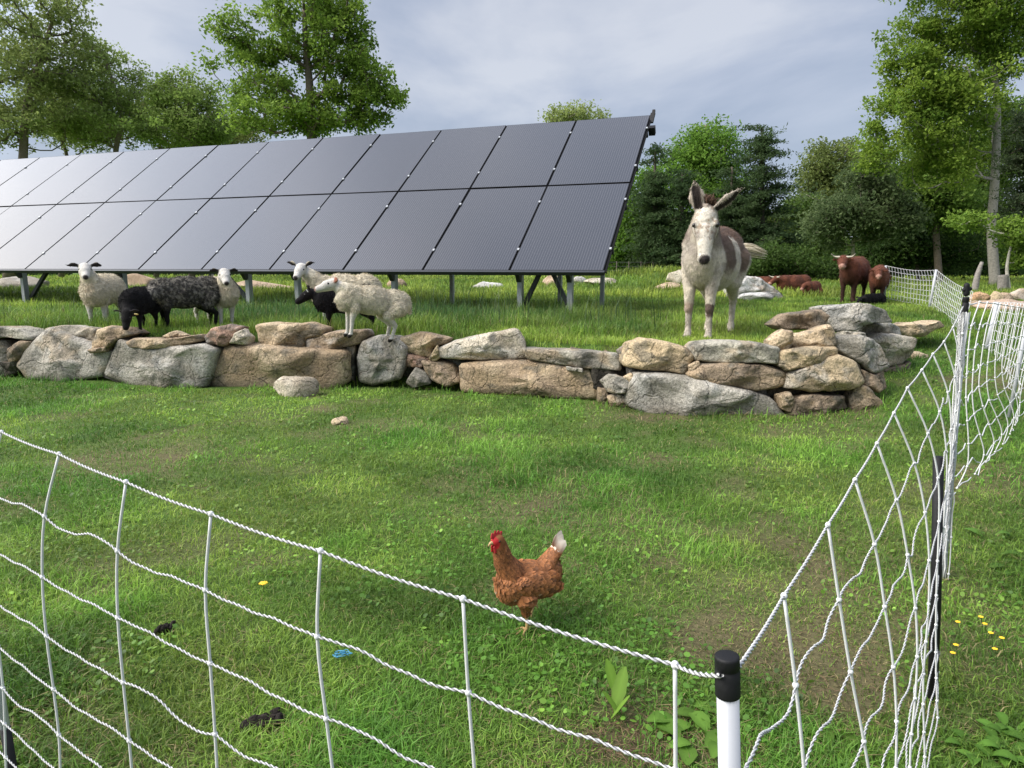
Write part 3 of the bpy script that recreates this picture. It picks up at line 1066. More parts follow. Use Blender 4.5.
    def leg(knee, ank, toes):
        mb = MB()
        mb.add(*tube(crom([knee, (np.array(knee) + ank) / 2 + np.array([-.002, 0, 0]), ank], 4), np.array([.0085] + [.0068] * 7 + [.0075])[:9], 8))
        for t in toes:
            q = [np.array(ank), (np.array(ank) + t) / 2 + np.array([0, 0, .008]), np.array(t)]
            mb.add(*tube(crom(q, 4), np.linspace(.0065, .0028, 9), 6))
        return mb.build('leg', mleg, root)
    leg((.02, .04, .11), np.array([.012, .04, .012]), [(.07, .055, .004), (.055, .085, .004), (.062, .015, .004), (-.02, .03, .004)])
    leg((-.036, -.045, .12), np.array([-.055, -.045, .062]), [(-.03, -.04, .02), (-.028, -.06, .022), (-.036, -.028, .022), (-.075, -.045, .05)])
    return root


hen()
# ------------------------------------------------------------------ stone wall
GREY = ((.42, .39, .335), (.25, .23, .19))
PALE = ((.52, .46, .36), (.33, .28, .21))
TAN = ((.50, .395, .265), (.30, .225, .15))
GOLD = ((.46, .36, .225), (.31, .24, .155))
BROWN = ((.34, .26, .18), (.18, .14, .10))
REDD = ((.37, .235, .17), (.22, .15, .11))
SLAB = ((.38, .355, .29), (.22, .20, .165))
DKB = ((.13, .112, .09), (.045, .04, .034))
STONES = [
 ([(-60,330),(-20,328),(0,327.5),(15,330),(29,338),(27,341),(7,338),(-20,340),(-60,342)], SLAB, 'thin grey capping slab cut by the left edge of the picture', -.05),
 ([(-75,345),(-40,342),(-6,342),(0,350),(2,370),(-10,382),(-70,384)], GREY, None, 0),
 ([(2,350),(15,342),(26,342),(26,350),(15,359),(4,366)], BROWN, None, .0),
 ([(-4,362),(6,362),(22,352),(24,362),(14,374),(2,378)], DKB, None, .12),
 ([(10,367),(20,350),(42,329),(53,332),(65,337),(85,347),(105,352),(97,378),(60,383),(22,380)], GREY, 'big speckled grey boulder with a pointed top below the lone cream sheep', 0),
 ([(40,329),(62,326.5),(90,330),(88,348),(72,352),(50,338)], PALE, None, .14),
 ([(84,343),(90,331),(102,327.5),(120,329),(130,335),(112,341),(104,348),(86,351)], TAN, 'brown lump of rock on top between two big grey boulders', -.02),
 ([(86,350),(104,347),(103,352.5),(88,354)], BROWN, None, .02),
 ([(93,378),(100,362),(112,340),(125,344),(150,349),(175,347),(200,345),(213,351),(205,378),(200,388),(160,392),(125,390)], GREY, 'broad grey boulder with a sloping left side under a thin slab', 0),
 ([(121,343),(130,339),(162,340),(195,335.5),(197,342),(175,347.5),(140,350),(125,348.5)], TAN, 'long thin tan slab in front of the dark sheep', -.03),
 ([(158,337),(172,331),(184,336),(170,340)], TAN, None, .25),
 ([(198,338),(207,329),(225,325.5),(238,328),(232,338),(224,346.5),(202,346)], REDD, 'reddish rounded stone on top of the wall', 0),
 ([(226,344),(232,334),(241,329),(249,337),(246,346)], PALE, None, -.02),
 ([(252,326),(266,323.5),(292,325),(307,323.5),(322,330),(320,337),(303,340),(300,349.5),(265,350),(254,343)], TAN, 'wide tan block on top in front of the black lamb', .03),
 ([(302,341),(330,332),(365,330.5),(368,336),(360,344.5),(332,352),(304,351)], BROWN, 'brown flat stone that a cream sheep stands on', 0),
 ([(201,390),(206,370),(214,356),(222,347.5),(255,346.5),(300,350),(340,351.5),(346,355),(346,382),(330,392),(280,396),(235,397)], TAN, 'very large pale tan boulder at the middle of the left run', 0),
 ([(345,347),(354,346.5),(352.5,382),(346,380)], DKB, 'narrow dark upright stone wedged beside a round boulder', .08),
 ([(354,361),(360,343),(375,337.5),(396,339),(405,347),(404.5,366),(398,381),(370,388),(356,383)], ((.45, .40, .32), (.27, .245, .205)), 'rounded grey and tan boulder right of the narrow dark stone', -.02),
 ([(395,340),(420,332.5),(449,340),(447,344.5),(431,349),(431,361),(400,353),(397,348)], TAN, None, .03),
 ([(399,352),(429,360),(420,368),(406,368),(400,366)], REDD, None, .06),
 ([(405,384),(415,369),(425,374),(430,385),(412,389)], GREY, None, .02),
 ([(420,362),(435,361.5),(454,366),(461,383),(447,389),(427,380)], BROWN, None, .03),
 ([(428,360),(437,345),(440,358),(435,362)], GOLD, None, .0),
 ([(438,350),(457,342),(485,335.5),(516,330),(523,339),(526,350),(528,360.5),(505,361),(482,362),(440,359)], PALE, 'pale wedge shaped block rising to the right on top of the wall', 0),
 ([(461,367),(480,364.5),(525,362),(560,366.5),(590,372),(601.5,385),(599,401),(570,402),(520,396),(482,397),(462,393)], TAN, 'long low tan boulder with a dark patch under the pale wedge block', 0),
 ([(524,350.5),(570,351),(595,352.5),(621,356),(622,372.5),(595,370.5),(560,366.5),(530,361)], SLAB, 'long grey slab on top right of the pale wedge block', .01),
 ([(567,367),(583,369),(583,373),(568,371)], GREY, None, -.02),
 ([(602,382),(612,375.5),(627,379),(632,386),(625,394),(610,393)], GREY, 'small rounded grey stone plugging a gap', -.03),
 ([(624,378),(632,374),(636,382),(631,385)], TAN, None, .02),
 ([(608,398),(620,394),(631,401),(626,410),(612,408)], TAN, None, .03),
 ([(599,388),(607,390),(611,400),(606,406),(599,403)], BROWN, None, .05),
 ([(624,362),(632,346),(648,340.5),(670,343.5),(690,350),(697.5,359),(692,367),(688,376),(655,372),(626,367.5)], GOLD, 'big orange brown rounded boulder on top left of the donkey', -.02),
 ([(630,407),(633,387),(640,376.5),(675,377),(707,382),(740,390),(775,400),(792,420),(775,427),(725,426),(675,425),(645,416)], GREY, 'very big grey boulder streaked white at the foot of the wall below the donkey', -.05),
 ([(696,351),(702,345),(730,342.5),(760,344),(784,349),(784.5,366),(750,364.5),(720,365.5),(699,362.5)], SLAB, 'flat grey slab on top of the wall in front of the donkey', -.04),
 ([(680,350),(698,343),(706,345),(698,352)], TAN, None, .22),
 ([(618,350),(626,345),(632,347),(625,360)], BROWN, None, .2),
 ([(691,376),(707,367),(740,364.5),(772,368),(796,376),(793,387),(785,391),(760,395),(720,386),(695,380)], BROWN, 'brown grey slab below the flat slab in front of the donkey', -.02),
 ([(690,366),(700,361),(702,367.5),(692,375)], TAN, None, .02),
 ([(771,341),(785,329.5),(795,331),(797,344),(792,351.5),(775,349.5)], TAN, 'small knobbly tan stone on top right of the flat slab', .06),
 ([(794,345),(797,336),(822,331),(835,325.5),(841,335),(841,346.5),(800,351)], TAN, None, .14),
 ([(784,353),(820,348.5),(844,349.5),(845,357),(818,367),(792,372),(784,367)], GOLD, None, -.02),
 ([(793,391),(796,377),(818,366.5),(845,356.5),(863,364),(871,385),(854,392),(818,395)], GOLD, 'large golden slab set on a slant near the corner of the wall', -.04),
 ([(795,417),(800,402),(825,396.5),(850,399),(855,411),(828,421),(805,424)], BROWN, None, -.02),
 ([(781,396),(792,393.5),(797,402),(793,414),(784,411)], TAN, None, .04),
 ([(797,401),(805,396.5),(822,395.5),(802,406)], BROWN, None, .06),
 ([(856,401),(863,386),(875,389.5),(885,402),(888,419),(868,420),(857,413)], TAN, 'tan triangular stone at the foot of the wall corner', -.02),
 ([(779,326),(793,314.5),(825,310.5),(834,317),(830,327),(813,331),(790,331)], BROWN, 'dark brown slab at the top of the rear tier', .5),
 ([(828,308),(848,305.5),(873,304.5),(890,311),(896,323),(873,324),(863,331),(840,333),(833,323)], GREY, 'big grey block topping the rear corner of the wall', .75),
 ([(843,338),(848,331.5),(868,333.5),(871,340)], SLAB, None, .45),
 ([(840,339),(868,336.5),(888,346),(894,368),(879,376),(870,368),(850,356),(842,351)], GREY, 'grey boulder with a ragged lower edge on the turned end of the wall', .12),
 ([(875,340),(893,335.5),(919,338.5),(919.5,353),(908,366),(895,370),(889,352)], PALE, 'pale block with a flat top at the right hand end of the wall', .55),
 ([(867,371),(878,376),(889,369),(889,388),(880,394),(870,387)], BROWN, None, .1),
 ([(887,371),(908,365),(913,362),(911,378),(894,385)], DKB, None, .6),  # stone in shadow, the shade put into its dark colour
 ([(873,324),(890,322),(905,328),(908,338),(880,340),(868,334)], SLAB, None, 1.0),
 ([(892,325),(910,326),(918,323.5),(930,326),(943,321),(948,327),(940,330.5),(928,338),(915,337),(898,334)], TAN, 'long smooth tan stone with a knob at its tip poking out past the wall end', 1.55),
]


def outline(poly, n=84):
    p = np.array(poly, float)
    q = np.roll(p, -1, axis=0)
    # round the corners a little: insert points and run two Chaikin steps
    p = p.mean(0) + (p - p.mean(0)) * 1.05
    for _ in range(2):
        a, b_ = p * .93 + np.roll(p, -1, 0) * .07, p * .07 + np.roll(p, -1, 0) * .93
        p = np.stack([a, b_], 1).reshape(-1, 2)
    L = np.linalg.norm(np.roll(p, -1, 0) - p, axis=1)
    c = np.concatenate([[0], np.cumsum(L)])
    t = np.linspace(0, c[-1], n, endpoint=False)
    pp = np.concatenate([p, p[:1]])
    return np.stack([np.interp(t, c, pp[:, 0]), np.interp(t, c, pp[:, 1])], 1)


def stone(poly3, depth, cols, name, parent, seed, back_shrink=.82, rough=1.0):
    """poly3: outline points in a plane facing -y; the stone runs back along +y"""
    o = np.asarray(poly3, float)
    c = o.mean(0)
    d = o - c
    size = np.sqrt(np.ptp(o[:, 0]) * np.ptp(o[:, 2]))
    bul = min(.13, .30 * size) * (.7 + .6 * _h(seed, 1, 1, 1))
    prof = [(0.02, 0), (.12, 0), (.22, .0), (.32, .01), (.42, .02), (.52, .03), (.62, .05), (.71, .08), (.79, .12), (.86, .19), (.92, .32), (.965, .52), (.99, .8), (1.0, 1.1), (1.005, 1.5)]
    rings = []
    tilt = np.array([_h(seed, 2, 1, 1) - .5, _h(seed, 3, 1, 1) - .5]) * .5
    for s, b in prof:
        r = c + d * s
        r[:, 1] = c[1] + d[:, 1] * s + bul * b + (d[:, 0] * tilt[0] + d[:, 2] * tilt[1]) * s * .5 * (b < 1)
        rings.append(r)
    for s, y in ((1.0, .45), (.97, .75), (back_shrink, .97), (.5, 1.0), (.02, 1.0)):
        r = c + d * s
        r[:, 1] = c[1] + d[:, 1] * s + bul * 1.5 + (depth - bul) * y
        # back drops a little so that the top stays near level from above
        r[:, 2] -= .03 * y
        rings.append(r)
    n = len(o)
    V = np.concatenate(rings)
    m = len(rings)
    i = np.arange(m - 1)[:, None] * n
    j = np.arange(n)[None]
    k = (j + 1) % n
    Q = np.stack([i + j, i + n + j, i + n + k, i + k], -1).reshape(-1, 4)
    F = [Q, np.arange(n)[None], (np.arange(n) + (m - 1) * n)[::-1][None]]
    # split facets: flatten towards a few random planes, then rough grain
    ctr = V.mean(0)
    r3 = np.random.default_rng(seed)
    D = V - ctr
    a = min(1, size / .35)
    for q in range(7):
        nn = nrm(np.array([r3.normal(0, .8), -abs(r3.normal(.8, .5)), r3.normal(0, .8)]))
        lim = np.quantile(D @ nn, .78)
        ex = np.maximum(D @ nn - lim, 0)
        D = D - np.array([0, 1, 0]) * (np.sign(nn[1]) * ex * .9 * np.minimum(1, 1 / max(.35, abs(nn[1]))))[:, None]
    D0 = V - ctr
    D = D0 + np.clip(D - D0, -.10 * a, .10 * a) * (.35 + .65 * np.exp(-((D0 / (np.abs(D0).max(0) + 1e-6)) ** 2)[:, [0, 2]].sum(1) * .8))[:, None]
    V = ctr + D
    nd = nrm(V - ctr)
    a = min(1, size / .35)
    amp = (fbm(V * 4.5 + seed, 3, seed) - .5) * .07 * a + (np.abs(vn(V * 8 + seed, seed + 3) - .5) - .25) * .06 * a + (fbm(V * 22, 3, seed + 5) - .5) * .035
    strat = (vn(np.stack([V[:, 0] * 2 + seed, V[:, 1] * 2, V[:, 2] * 16], 1), seed + 6) - .5) * .03 * a
    V = V + nd * ((amp + strat) * rough)[:, None] * np.array([.45, 1, .45])
    c1, c2 = np.array(cols[0]), np.array(cols[1])
    t = sst(.36, .64, fbm(V * 3.2 + seed * 1.7, 4, seed))[:, None]
    C = c1 * (1 - t) + c2 * t
    t2 = sst(.52, .66, fbm(V * 6 + 9, 3, seed + 8))
    C = mixc(C, np.array([.36, .26, .15]) if seed % 3 else np.array([.42, .42, .40]), t2 * .45)
    lich = sst(.60, .66, fbm(V * 9 + 31, 3, seed + 2)) * .6
    C = mixc(C, (.10, .10, .085), lich)
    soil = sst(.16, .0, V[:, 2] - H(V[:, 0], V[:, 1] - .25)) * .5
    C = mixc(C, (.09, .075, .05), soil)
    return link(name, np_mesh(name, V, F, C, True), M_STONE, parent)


wall = empty('stone_wall', (0, 8, 0), 'low dry stone retaining wall of grey and tan boulders and slabs with a turned right end', 'stone wall')
wall.location = (0, 0, 0)
for k, (poly, cols, lab, back) in enumerate(STONES):
    uv = outline(poly)
    cu, cv = uv.mean(0)
    def yline(u):
        y = np.full(np.shape(u), 8.0)
        for _ in range(14):
            y = wall_y((np.minimum(u, 872) - 512) / FPX * y)
        return np.where(np.asarray(u) < 872, y, y + (np.asarray(u) - 872) * .02)
    yc = float(yline(np.array(cu)))
    ys_ = yc + (yline(uv[:, 0]) - yc) * (.8 if cu < 860 else .3) + back + max(0, (385 - cv)) * .0022
    P3 = np.array([P(a, b_, y) for (a, b_), y in zip(uv, ys_)])
    w_ = np.ptp(P3[:, 0])
    so_ = stone(P3, float(np.clip(w_ * .75, .22, .55)), cols, 'boulder' if w_ > .75 else 'stone', wall, 100 + k)
    if lab:
        so_['label'] = lab
# dark packing stones behind the face, seen only through the joints
for k in range(34):
    x = -7.6 + k * .335 + rng.uniform(-.08, .08)
    y = float(wall_y(x)) + .27
    hh = rng.uniform(.50, .60) if x < 3.4 else .45
    th = np.linspace(0, 2 * math.pi, 7, endpoint=False)
    z0 = float(low_z(x, y))
    poly = np.stack([x + .24 * np.cos(th) * rng.uniform(.85, 1.1, 7), np.full(7, y), z0 + hh * .5 + hh * .52 * np.sin(th) * rng.uniform(.85, 1.1, 7)], 1)
    ii = np.linspace(0, 7, 28, endpoint=False)
    pp = np.stack([np.interp(ii, np.arange(8), np.append(poly[:, q], poly[0, q])) for q in range(3)], 1)
    stone(pp, .3, DKB, 'packing_stone', wall, 300 + k)


def rock(name, label, u, v, wpx, hpx, d, cols, seed, zb=None, group=None, flat=.7, cat='rock'):
    """free standing boulder, base centre seen at pixel (u, v)"""
    c = P(u, v, d)
    zg = float(H(c[0], c[1])) if zb is None else zb
    c[2] = zg
    w_, h_ = wpx * d / FPX, hpx * d / FPX
    th = np.linspace(0, 2 * math.pi, 40, endpoint=False)
    Vs, Fs = ell_vf((0, 0, 0), (1, 1, 1), n=36, m=24)
    V = Vs[:, [1, 2, 0]]
    r3 = np.random.default_rng(seed)
    for q in range(9):
        nn = nrm(r3.normal(0, 1, 3))
        ex = np.maximum(V @ nn - r3.uniform(.62, .9), 0)
        V = V - nn * ex[:, None]
    V = V * np.array([w_ * .56, w_ * .56 * flat, h_ * .8]) + np.array([0, 0, h_ * .25])
    V = V + nrm(V) * ((fbm(V * 3 / max(w_, .3) + seed, 4, seed) - .5) * .22 * min(w_, h_ * 2))[:, None]
    c1, c2 = np.array(cols[0]), np.array(cols[1])
    t = sst(.4, .62, fbm(V * 3 / max(w_, .4) + seed, 4, seed))[:, None]
    o = link(name, np_mesh(name, V, Fs, c1 * (1 - t) + c2 * t), M_STONE)
    o.location = tuple(c)
    o.rotation_euler = (0, 0, 0)
    return tag(o, label, cat, group)


LW = ((.58, .565, .53), (.36, .34, .31))
TN2 = ((.50, .38, .27), (.34, .25, .17))
FG, PG = 'boulders lying in the field', 'boulders piled beside the tall tree'
rock('rock', 'loose flat topped tan rock on the lawn below the wall', 296, 404, 44, 20, 8.15, PALE, 1)
rock('rock', 'half buried brown stone lying in the lawn below the wall', 341, 428, 18, 8, 6.6, TAN, 2)
rock('rock', 'pale stone half sunk in the grass near the turned end of the wall', 915, 372, 22, 7, 8.9, TAN, 3)
pw = np.array([P(a_, b_, 19.5) for a_, b_ in outline([(738, 284), (750, 276.5), (760, 277.5), (772, 284), (783, 293), (790, 300), (738, 300)])])
tag(stone(pw, 1.6, LW, 'boulder', None, 704, rough=2), 'large whitish grey boulder sloping down to the right, just right of the donkey', 'rock', FG)
rock('boulder', 'flat white rock in front of the large whitish grey boulder', 755, 298, 34, 8, 18.5, LW, 5, group=FG)
rock('boulder', 'low whitish grey rock seen under the right part of the solar array', 487, 287, 30, 9, 27, LW, 6, group=FG)
rock('boulder', 'rounded tan rock between the right hand posts of the array', 552, 288, 18, 10, 27, TN2, 7, group=FG)
rock('boulder', 'small pale rock just right of the right hand post of the array', 579, 290, 14, 7, 26, LW, 8, group=FG)
rock('boulder', 'long low pale rock in the field right of the array posts', 601, 291, 32, 6, 25, ((.5, .46, .38), (.38, .33, .25)), 9, group=FG)
rock('boulder', 'pale boulder on the grass swell left of the donkey', 678, 287, 22, 12, 24, ((.55, .5, .4), (.4, .35, .26)), 10, group=FG)
rock('boulder', 'flat tan slab lying below the grass swell left of the donkey', 667, 292, 28, 6, 23, TN2, 11, group=FG)
rock('boulder', 'whitish rock seen under the array right of the cream sheep', 397, 284, 18, 10, 27, TN2, 12, group=FG)
rock('boulder', 'broad low tan rock under the array left of the cream sheep pair', 262, 287, 66, 10, 26, TN2, 13, group=FG)
rock('boulder', 'low grey rock under the left end of the array', 22, 287, 48, 14, 27, ((.42, .40, .36), (.3, .27, .22)), 14, group=FG)
rock('boulder', 'tan rock seen under the array right of the lone cream sheep', 138, 287, 54, 14, 28, TN2, 15, group=FG)
rock('boulder', 'orange tan rock at the left end of the pile beside the tall tree', 979, 297, 19, 10, 17, ((.52, .34, .2), (.4, .25, .14)), 20, group=PG)
rock('boulder', 'golden round rock in the middle of the pile beside the tall tree', 995, 296, 17, 11, 17.3, GOLD, 21, group=PG)
rock('boulder', 'pinkish rock topmost of the pile beside the tall tree', 1003, 292, 17, 9, 18, TN2, 22, group=PG)
rock('boulder', 'pale rock at the right end of the pile beside the tall tree', 1020, 294, 26, 11, 18.3, ((.5, .42, .34), (.38, .3, .22)), 23, group=PG)
rock('boulder', 'broad flat pinkish slab at the front of the pile beside the tall tree', 1008, 304, 58, 13, 14.5, ((.50, .38, .29), (.40, .29, .21)), 24, group=PG)
rock('boulder', 'small brown rock in front of the pile beside the tall tree', 975, 302, 14, 7, 15.2, BROWN, 25, group=PG)

# ------------------------------------------------------------------ solar array
B0 = P(604, 271, 12.0)
ANG = 1.2355
Ed = np.array([-math.sin(ANG), math.cos(ANG), 0])
Nd = np.array([Ed[1], -Ed[0], 0])
SLv = Nd * 4.66 + np.array([0, 0, 3.385])
SL = np.linalg.norm(SLv)
Sd = SLv / SL
Un = nrm(np.cross(Sd, Ed))
if Un[2] < 0: Un = -Un
PW, PH, GAP = 1.6945, SL / 2, .026


def SP(a, s, h=0):
    """point on the array: a along the row, s up the slope, h off the face"""
    return B0 + Ed * a + Sd * s + Un * h


m, ntp, bp_ = newmat('panel_glass')
bp_.inputs['Roughness'].default_value = .16
bp_.inputs['IOR'].default_value = 1.72
bp_.inputs['Specular IOR Level'].default_value = .5
uvn = N(ntp, 'ShaderNodeAttribute', attribute_name='col')
sep = N(ntp, 'ShaderNodeSeparateColor')
ntp.links.new(uvn.outputs['Color'], sep.inputs[0])
mm = N(ntp, 'ShaderNodeMath', operation='MULTIPLY')
mm.inputs[1].default_value = 34
ntp.links.new(sep.outputs[0], mm.inputs[0])
fr = N(ntp, 'ShaderNodeMath', operation='PINGPONG')
fr.inputs[1].default_value = .5
ntp.links.new(mm.outputs[0], fr.inputs[0])
mr = N(ntp, 'ShaderNodeMapRange')
mr.inputs[1].default_value, mr.inputs[2].default_value = .34, .42
ntp.links.new(fr.outputs[0], mr.inputs[0])
mxp = N(ntp, 'ShaderNodeMix', data_type='RGBA')
mxp.inputs[6].default_value = (.020, .020, .024, 1)
mxp.inputs[7].default_value = (.058, .057, .062, 1)
ntp.links.new(mr.outputs[0], mxp.inputs[0])
ntp.links.new(mxp.outputs[2], bp_.inputs['Base Color'])
tcp = N(ntp, 'ShaderNodeTexCoord')
nop = N(ntp, 'ShaderNodeTexNoise')
nop.inputs['Scale'].default_value = .5
nop.inputs['Detail'].default_value = 5
ntp.links.new(tcp.outputs['Object'], nop.inputs['Vector'])
mrp = N(ntp, 'ShaderNodeMapRange')
mrp.inputs[3].default_value, mrp.inputs[4].default_value = .14, .24
ntp.links.new(nop.outputs['Fac'], mrp.inputs[0])
ntp.links.new(mrp.outputs[0], bp_.inputs['Roughness'])
M_GLASS = m
M_CLAMP = plain('clamp_metal', (.42, .43, .44), .45, .3)
arr = empty('solar_array', B0 - np.array([0, 0, .9]), 'long ground mounted solar array of two rows of dark tilted panels on steel posts', 'solar panels')
bpy.context.view_layer.update()
ofs = -np.array(arr.location)
NC = 15
Bm = np.stack([Ed, Sd, Un])
# one panel mesh shared by all: glass with u,v in the colour attribute, thin frame strips as a child
q0, q1 = GAP / 2, PW - GAP / 2
r0_, r1_ = GAP / 2, PH - GAP / 2
nu, nv = 35, 2
uu, vv = np.meshgrid(np.linspace(0, 1, nu), np.linspace(0, 1, nv))
V = np.stack([q0 + .012 + uu * (q1 - q0 - .024), r0_ + .012 + vv * (r1_ - r0_ - .024), np.full_like(uu, .002)], -1).reshape(-1, 3) @ Bm
i = np.arange(nv - 1)[:, None] * nu + np.arange(nu - 1)[None]
glass_me = np_mesh('solar_panel', V, [np.stack([i, i + 1, i + nu + 1, i + nu], -1).reshape(-1, 4)[:, ::-1]], np.stack([uu, vv, uu * 0], -1).reshape(-1, 3), False)
glass_me.materials.append(M_GLASS)
mb = MB()
for lo, hi in (((q0, r0_, -.04), (q1, r0_ + .012, .0)), ((q0, r1_ - .012, -.04), (q1, r1_, .0)), ((q0, r0_ + .012, -.04), (q0 + .012, r1_ - .012, .0)), ((q1 - .012, r0_ + .012, -.04), (q1, r1_ - .012, .0)),
               ((q0 + .012, r0_ + .012, -.03), (q1 - .012, r1_ - .012, -.006))):
    Vb, Fb = box_vf(lo, hi)
    mb.add(Vb @ Bm, Fb)
frame_me = mb.mesh('panel_frame', False)
frame_me.materials.append(M_SEAM)
lab_ang = rng
for r_ in range(2):
    for k in range(NC):
        g = bpy.data.objects.new('solar_panel', glass_me)
        COL.objects.link(g)
        g.parent = arr
        base = B0 + Ed * PW * k + Sd * PH * r_ + ofs
        g.location = tuple(base)
        # each module sits at a very slightly different angle, as the photo's uneven reflections show
        g.rotation_euler = tuple(rng.normal(0, .0018, 3))
        fo = bpy.data.objects.new('panel_frame', frame_me)
        COL.objects.link(fo)
        fo.parent = g
mb = MB()
for k in range(0, NC + 1):
    for s in (.22, .78):
        for r_ in range(2):
            c = SP(k * PW, (r_ + s) * PH, .012) + ofs
            Vb, Fb = box_vf((-.018, -.028, -.012), (.018, .028, .010))
            MB().add(Vb @ Bm + c, Fb).build('clamp', M_CLAMP, arr, False)
for k in range(NC + 1):                  # dark backing added to block the bright background showing through the joints
    MB().add(*beam(SP(k * PW, 0, -.035) + ofs, SP(k * PW, SL, -.035) + ofs, .07, .02, Un)).build('joint_backing', M_SEAM, arr, False)
for s in (.25, .75, 1.25, 1.75):       # purlins along the row
    MB().add(*beam(SP(-.03, s * PH, -.11) + ofs, SP(NC * PW + .1, s * PH, -.11) + ofs, .05, .10, Un)).build('purlin', M_DARKMETAL, arr, False)
MB().add(*beam(SP(-.01, -.018, -.03) + ofs, SP(NC * PW, -.018, -.03) + ofs, .05, .07, Un)).build('edge_trim', M_DARKMETAL, arr, False)
def a_at(u, s, h):
    lo, hi = -1.0, 24.0
    for _ in range(40):
        a = (lo + hi) / 2
        q = SP(a, s, h) - CP
        if 512 + FPX * q[0] / (q @ FW) > u: lo = a
        else: hi = a
    return a


for k, (u, dirn) in enumerate(((571, 1), (521, -1), (395, 0), (298, 0), (249, 1), (124, 0), (24, -1))):
    a = a_at(u, .32, -.25)                # supporting bents
    MB().add(*beam(SP(a, .1, -.25) + ofs, SP(a, SL - .25, -.25) + ofs, .08, .15, Un)).build('rafter', M_DARKMETAL, arr, False)
    top = SP(a, .32, -.2)
    MB().add(*beam(np.array([top[0], top[1], .3]) + ofs, top + ofs, .12, .09, Ed)).build('post', M_GALV, arr, False)
    rear = SP(a, 3.6, -.3)
    MB().add(*beam(np.array([rear[0], rear[1], .3]) + ofs, rear + ofs, .10, .08, Ed)).build('post', M_GALV, arr, False)
    if dirn:
        t2 = SP(a + (.42 if u > 500 else .85) * dirn, .35, -.12)
        MB().add(*beam(np.array([top[0], top[1], .68]) + Nd * .09 + ofs, t2 + Nd * .09 + ofs, .075, .075)).build('brace', M_DARKMETAL, arr, False)
Vb, Fb = box_vf((-.02, -.06, -.12), (.12, .06, .06))
MB().add(Vb @ Bm + SP(-.14, SL - .52, -.08) + ofs, Fb).build('cable_box', M_BLACKPL, arr, False)
mb = MB()
mb.add(*beam(SP(-.05, SL - .12, -.02) + ofs, SP(-.06, SL + .10, .06) + ofs, .06, .05))
mb.add(*beam(SP(-.03, SL - .25, -.06) + ofs, SP(-.05, SL + .02, .03) + ofs, .10, .04))
mb.build('end_bracket', M_BLACKPL, arr, False)
# ------------------------------------------------------------------ electric net fence
WH, BK = np.array([.62, .62, .62]), np.array([.03, .03, .035])


def twist(mb, pts, r=.0030, pitch=.026, step=.0045):
    """white twine with a dark filament winding round it; the section is a flattened twist"""
    pts = np.asarray(pts, float)
    L = np.concatenate([[0], np.cumsum(np.linalg.norm(np.diff(pts, axis=0), axis=1))])
    n = max(3, int(L[-1] / step))
    t = np.linspace(0, L[-1], n)
    p = np.stack([np.interp(t, L, pts[:, q]) for q in range(3)], 1)
    d = nrm(np.gradient(p, axis=0))
    ref = np.array([0, 0, 1.])
    a = nrm(np.cross(ref, d) + 1e-6)
    b = np.cross(d, a)
    m = 8
    ang = np.linspace(0, 2 * math.pi, m, endpoint=False)
    ph = t / pitch * 2 * math.pi
    e = np.stack([np.cos(ang) * r, np.sin(ang) * r * .55], 1)
    ca, sa = np.cos(ph)[:, None], np.sin(ph)[:, None]
    ex = e[None, :, 0] * ca - e[None, :, 1] * sa
    ey = e[None, :, 0] * sa + e[None, :, 1] * ca
    V = p[:, None] + a[:, None] * ex[..., None] + b[:, None] * ey[..., None]
    C = np.tile(WH, (n, m, 1)) * .93
    C[:, (2, 6)] = BK * 2
    C[:, (1, 3)] *= .8
    i = np.arange(n - 1)[:, None] * m
    j = np.arange(m)[None]
    k = (j + 1) % m
    Q = np.stack([i + j, i + k, i + m + k, i + m + j], -1).reshape(-1, 4)
    mb.add(V.reshape(-1, 3), Q, C.reshape(-1, 3))


def knot(mb, p, r):
    V, F = ell_vf(p, (r, r, r * 1.15), n=10, m=7)
    mb.add(V, F, WH)


DROP = np.array([0, .14, .28, .42, .55, .665, .765, .86, .95, 1.03, 1.09])


def column(px, d, top=None):
    """net column: measured pixels down one vertical at depth d, continued to the ground"""
    px = np.array(px, float)
    out = []
    p0 = P(px[0][0], px[0][1], d)
    for dz in DROP:
        z = p0[2] - dz
        # pixel row of that height at this depth, then u by interpolation of the measured line
        rel = np.array([0, d, z - CAMZ])
        v = 384 - FPX * (rel @ UP) / (rel @ FW)
        if v <= px[-1][1]:
            u = np.interp(v, px[:, 1], px[:, 0])
        else:
            sl_ = (px[-1][0] - px[-2][0]) / (px[-1][1] - px[-2][1] + 1e-6) * .6
            u = px[-1][0] + (v - px[-1][1]) * sl_
        out.append(P(u, v, d))
    return np.array(out)


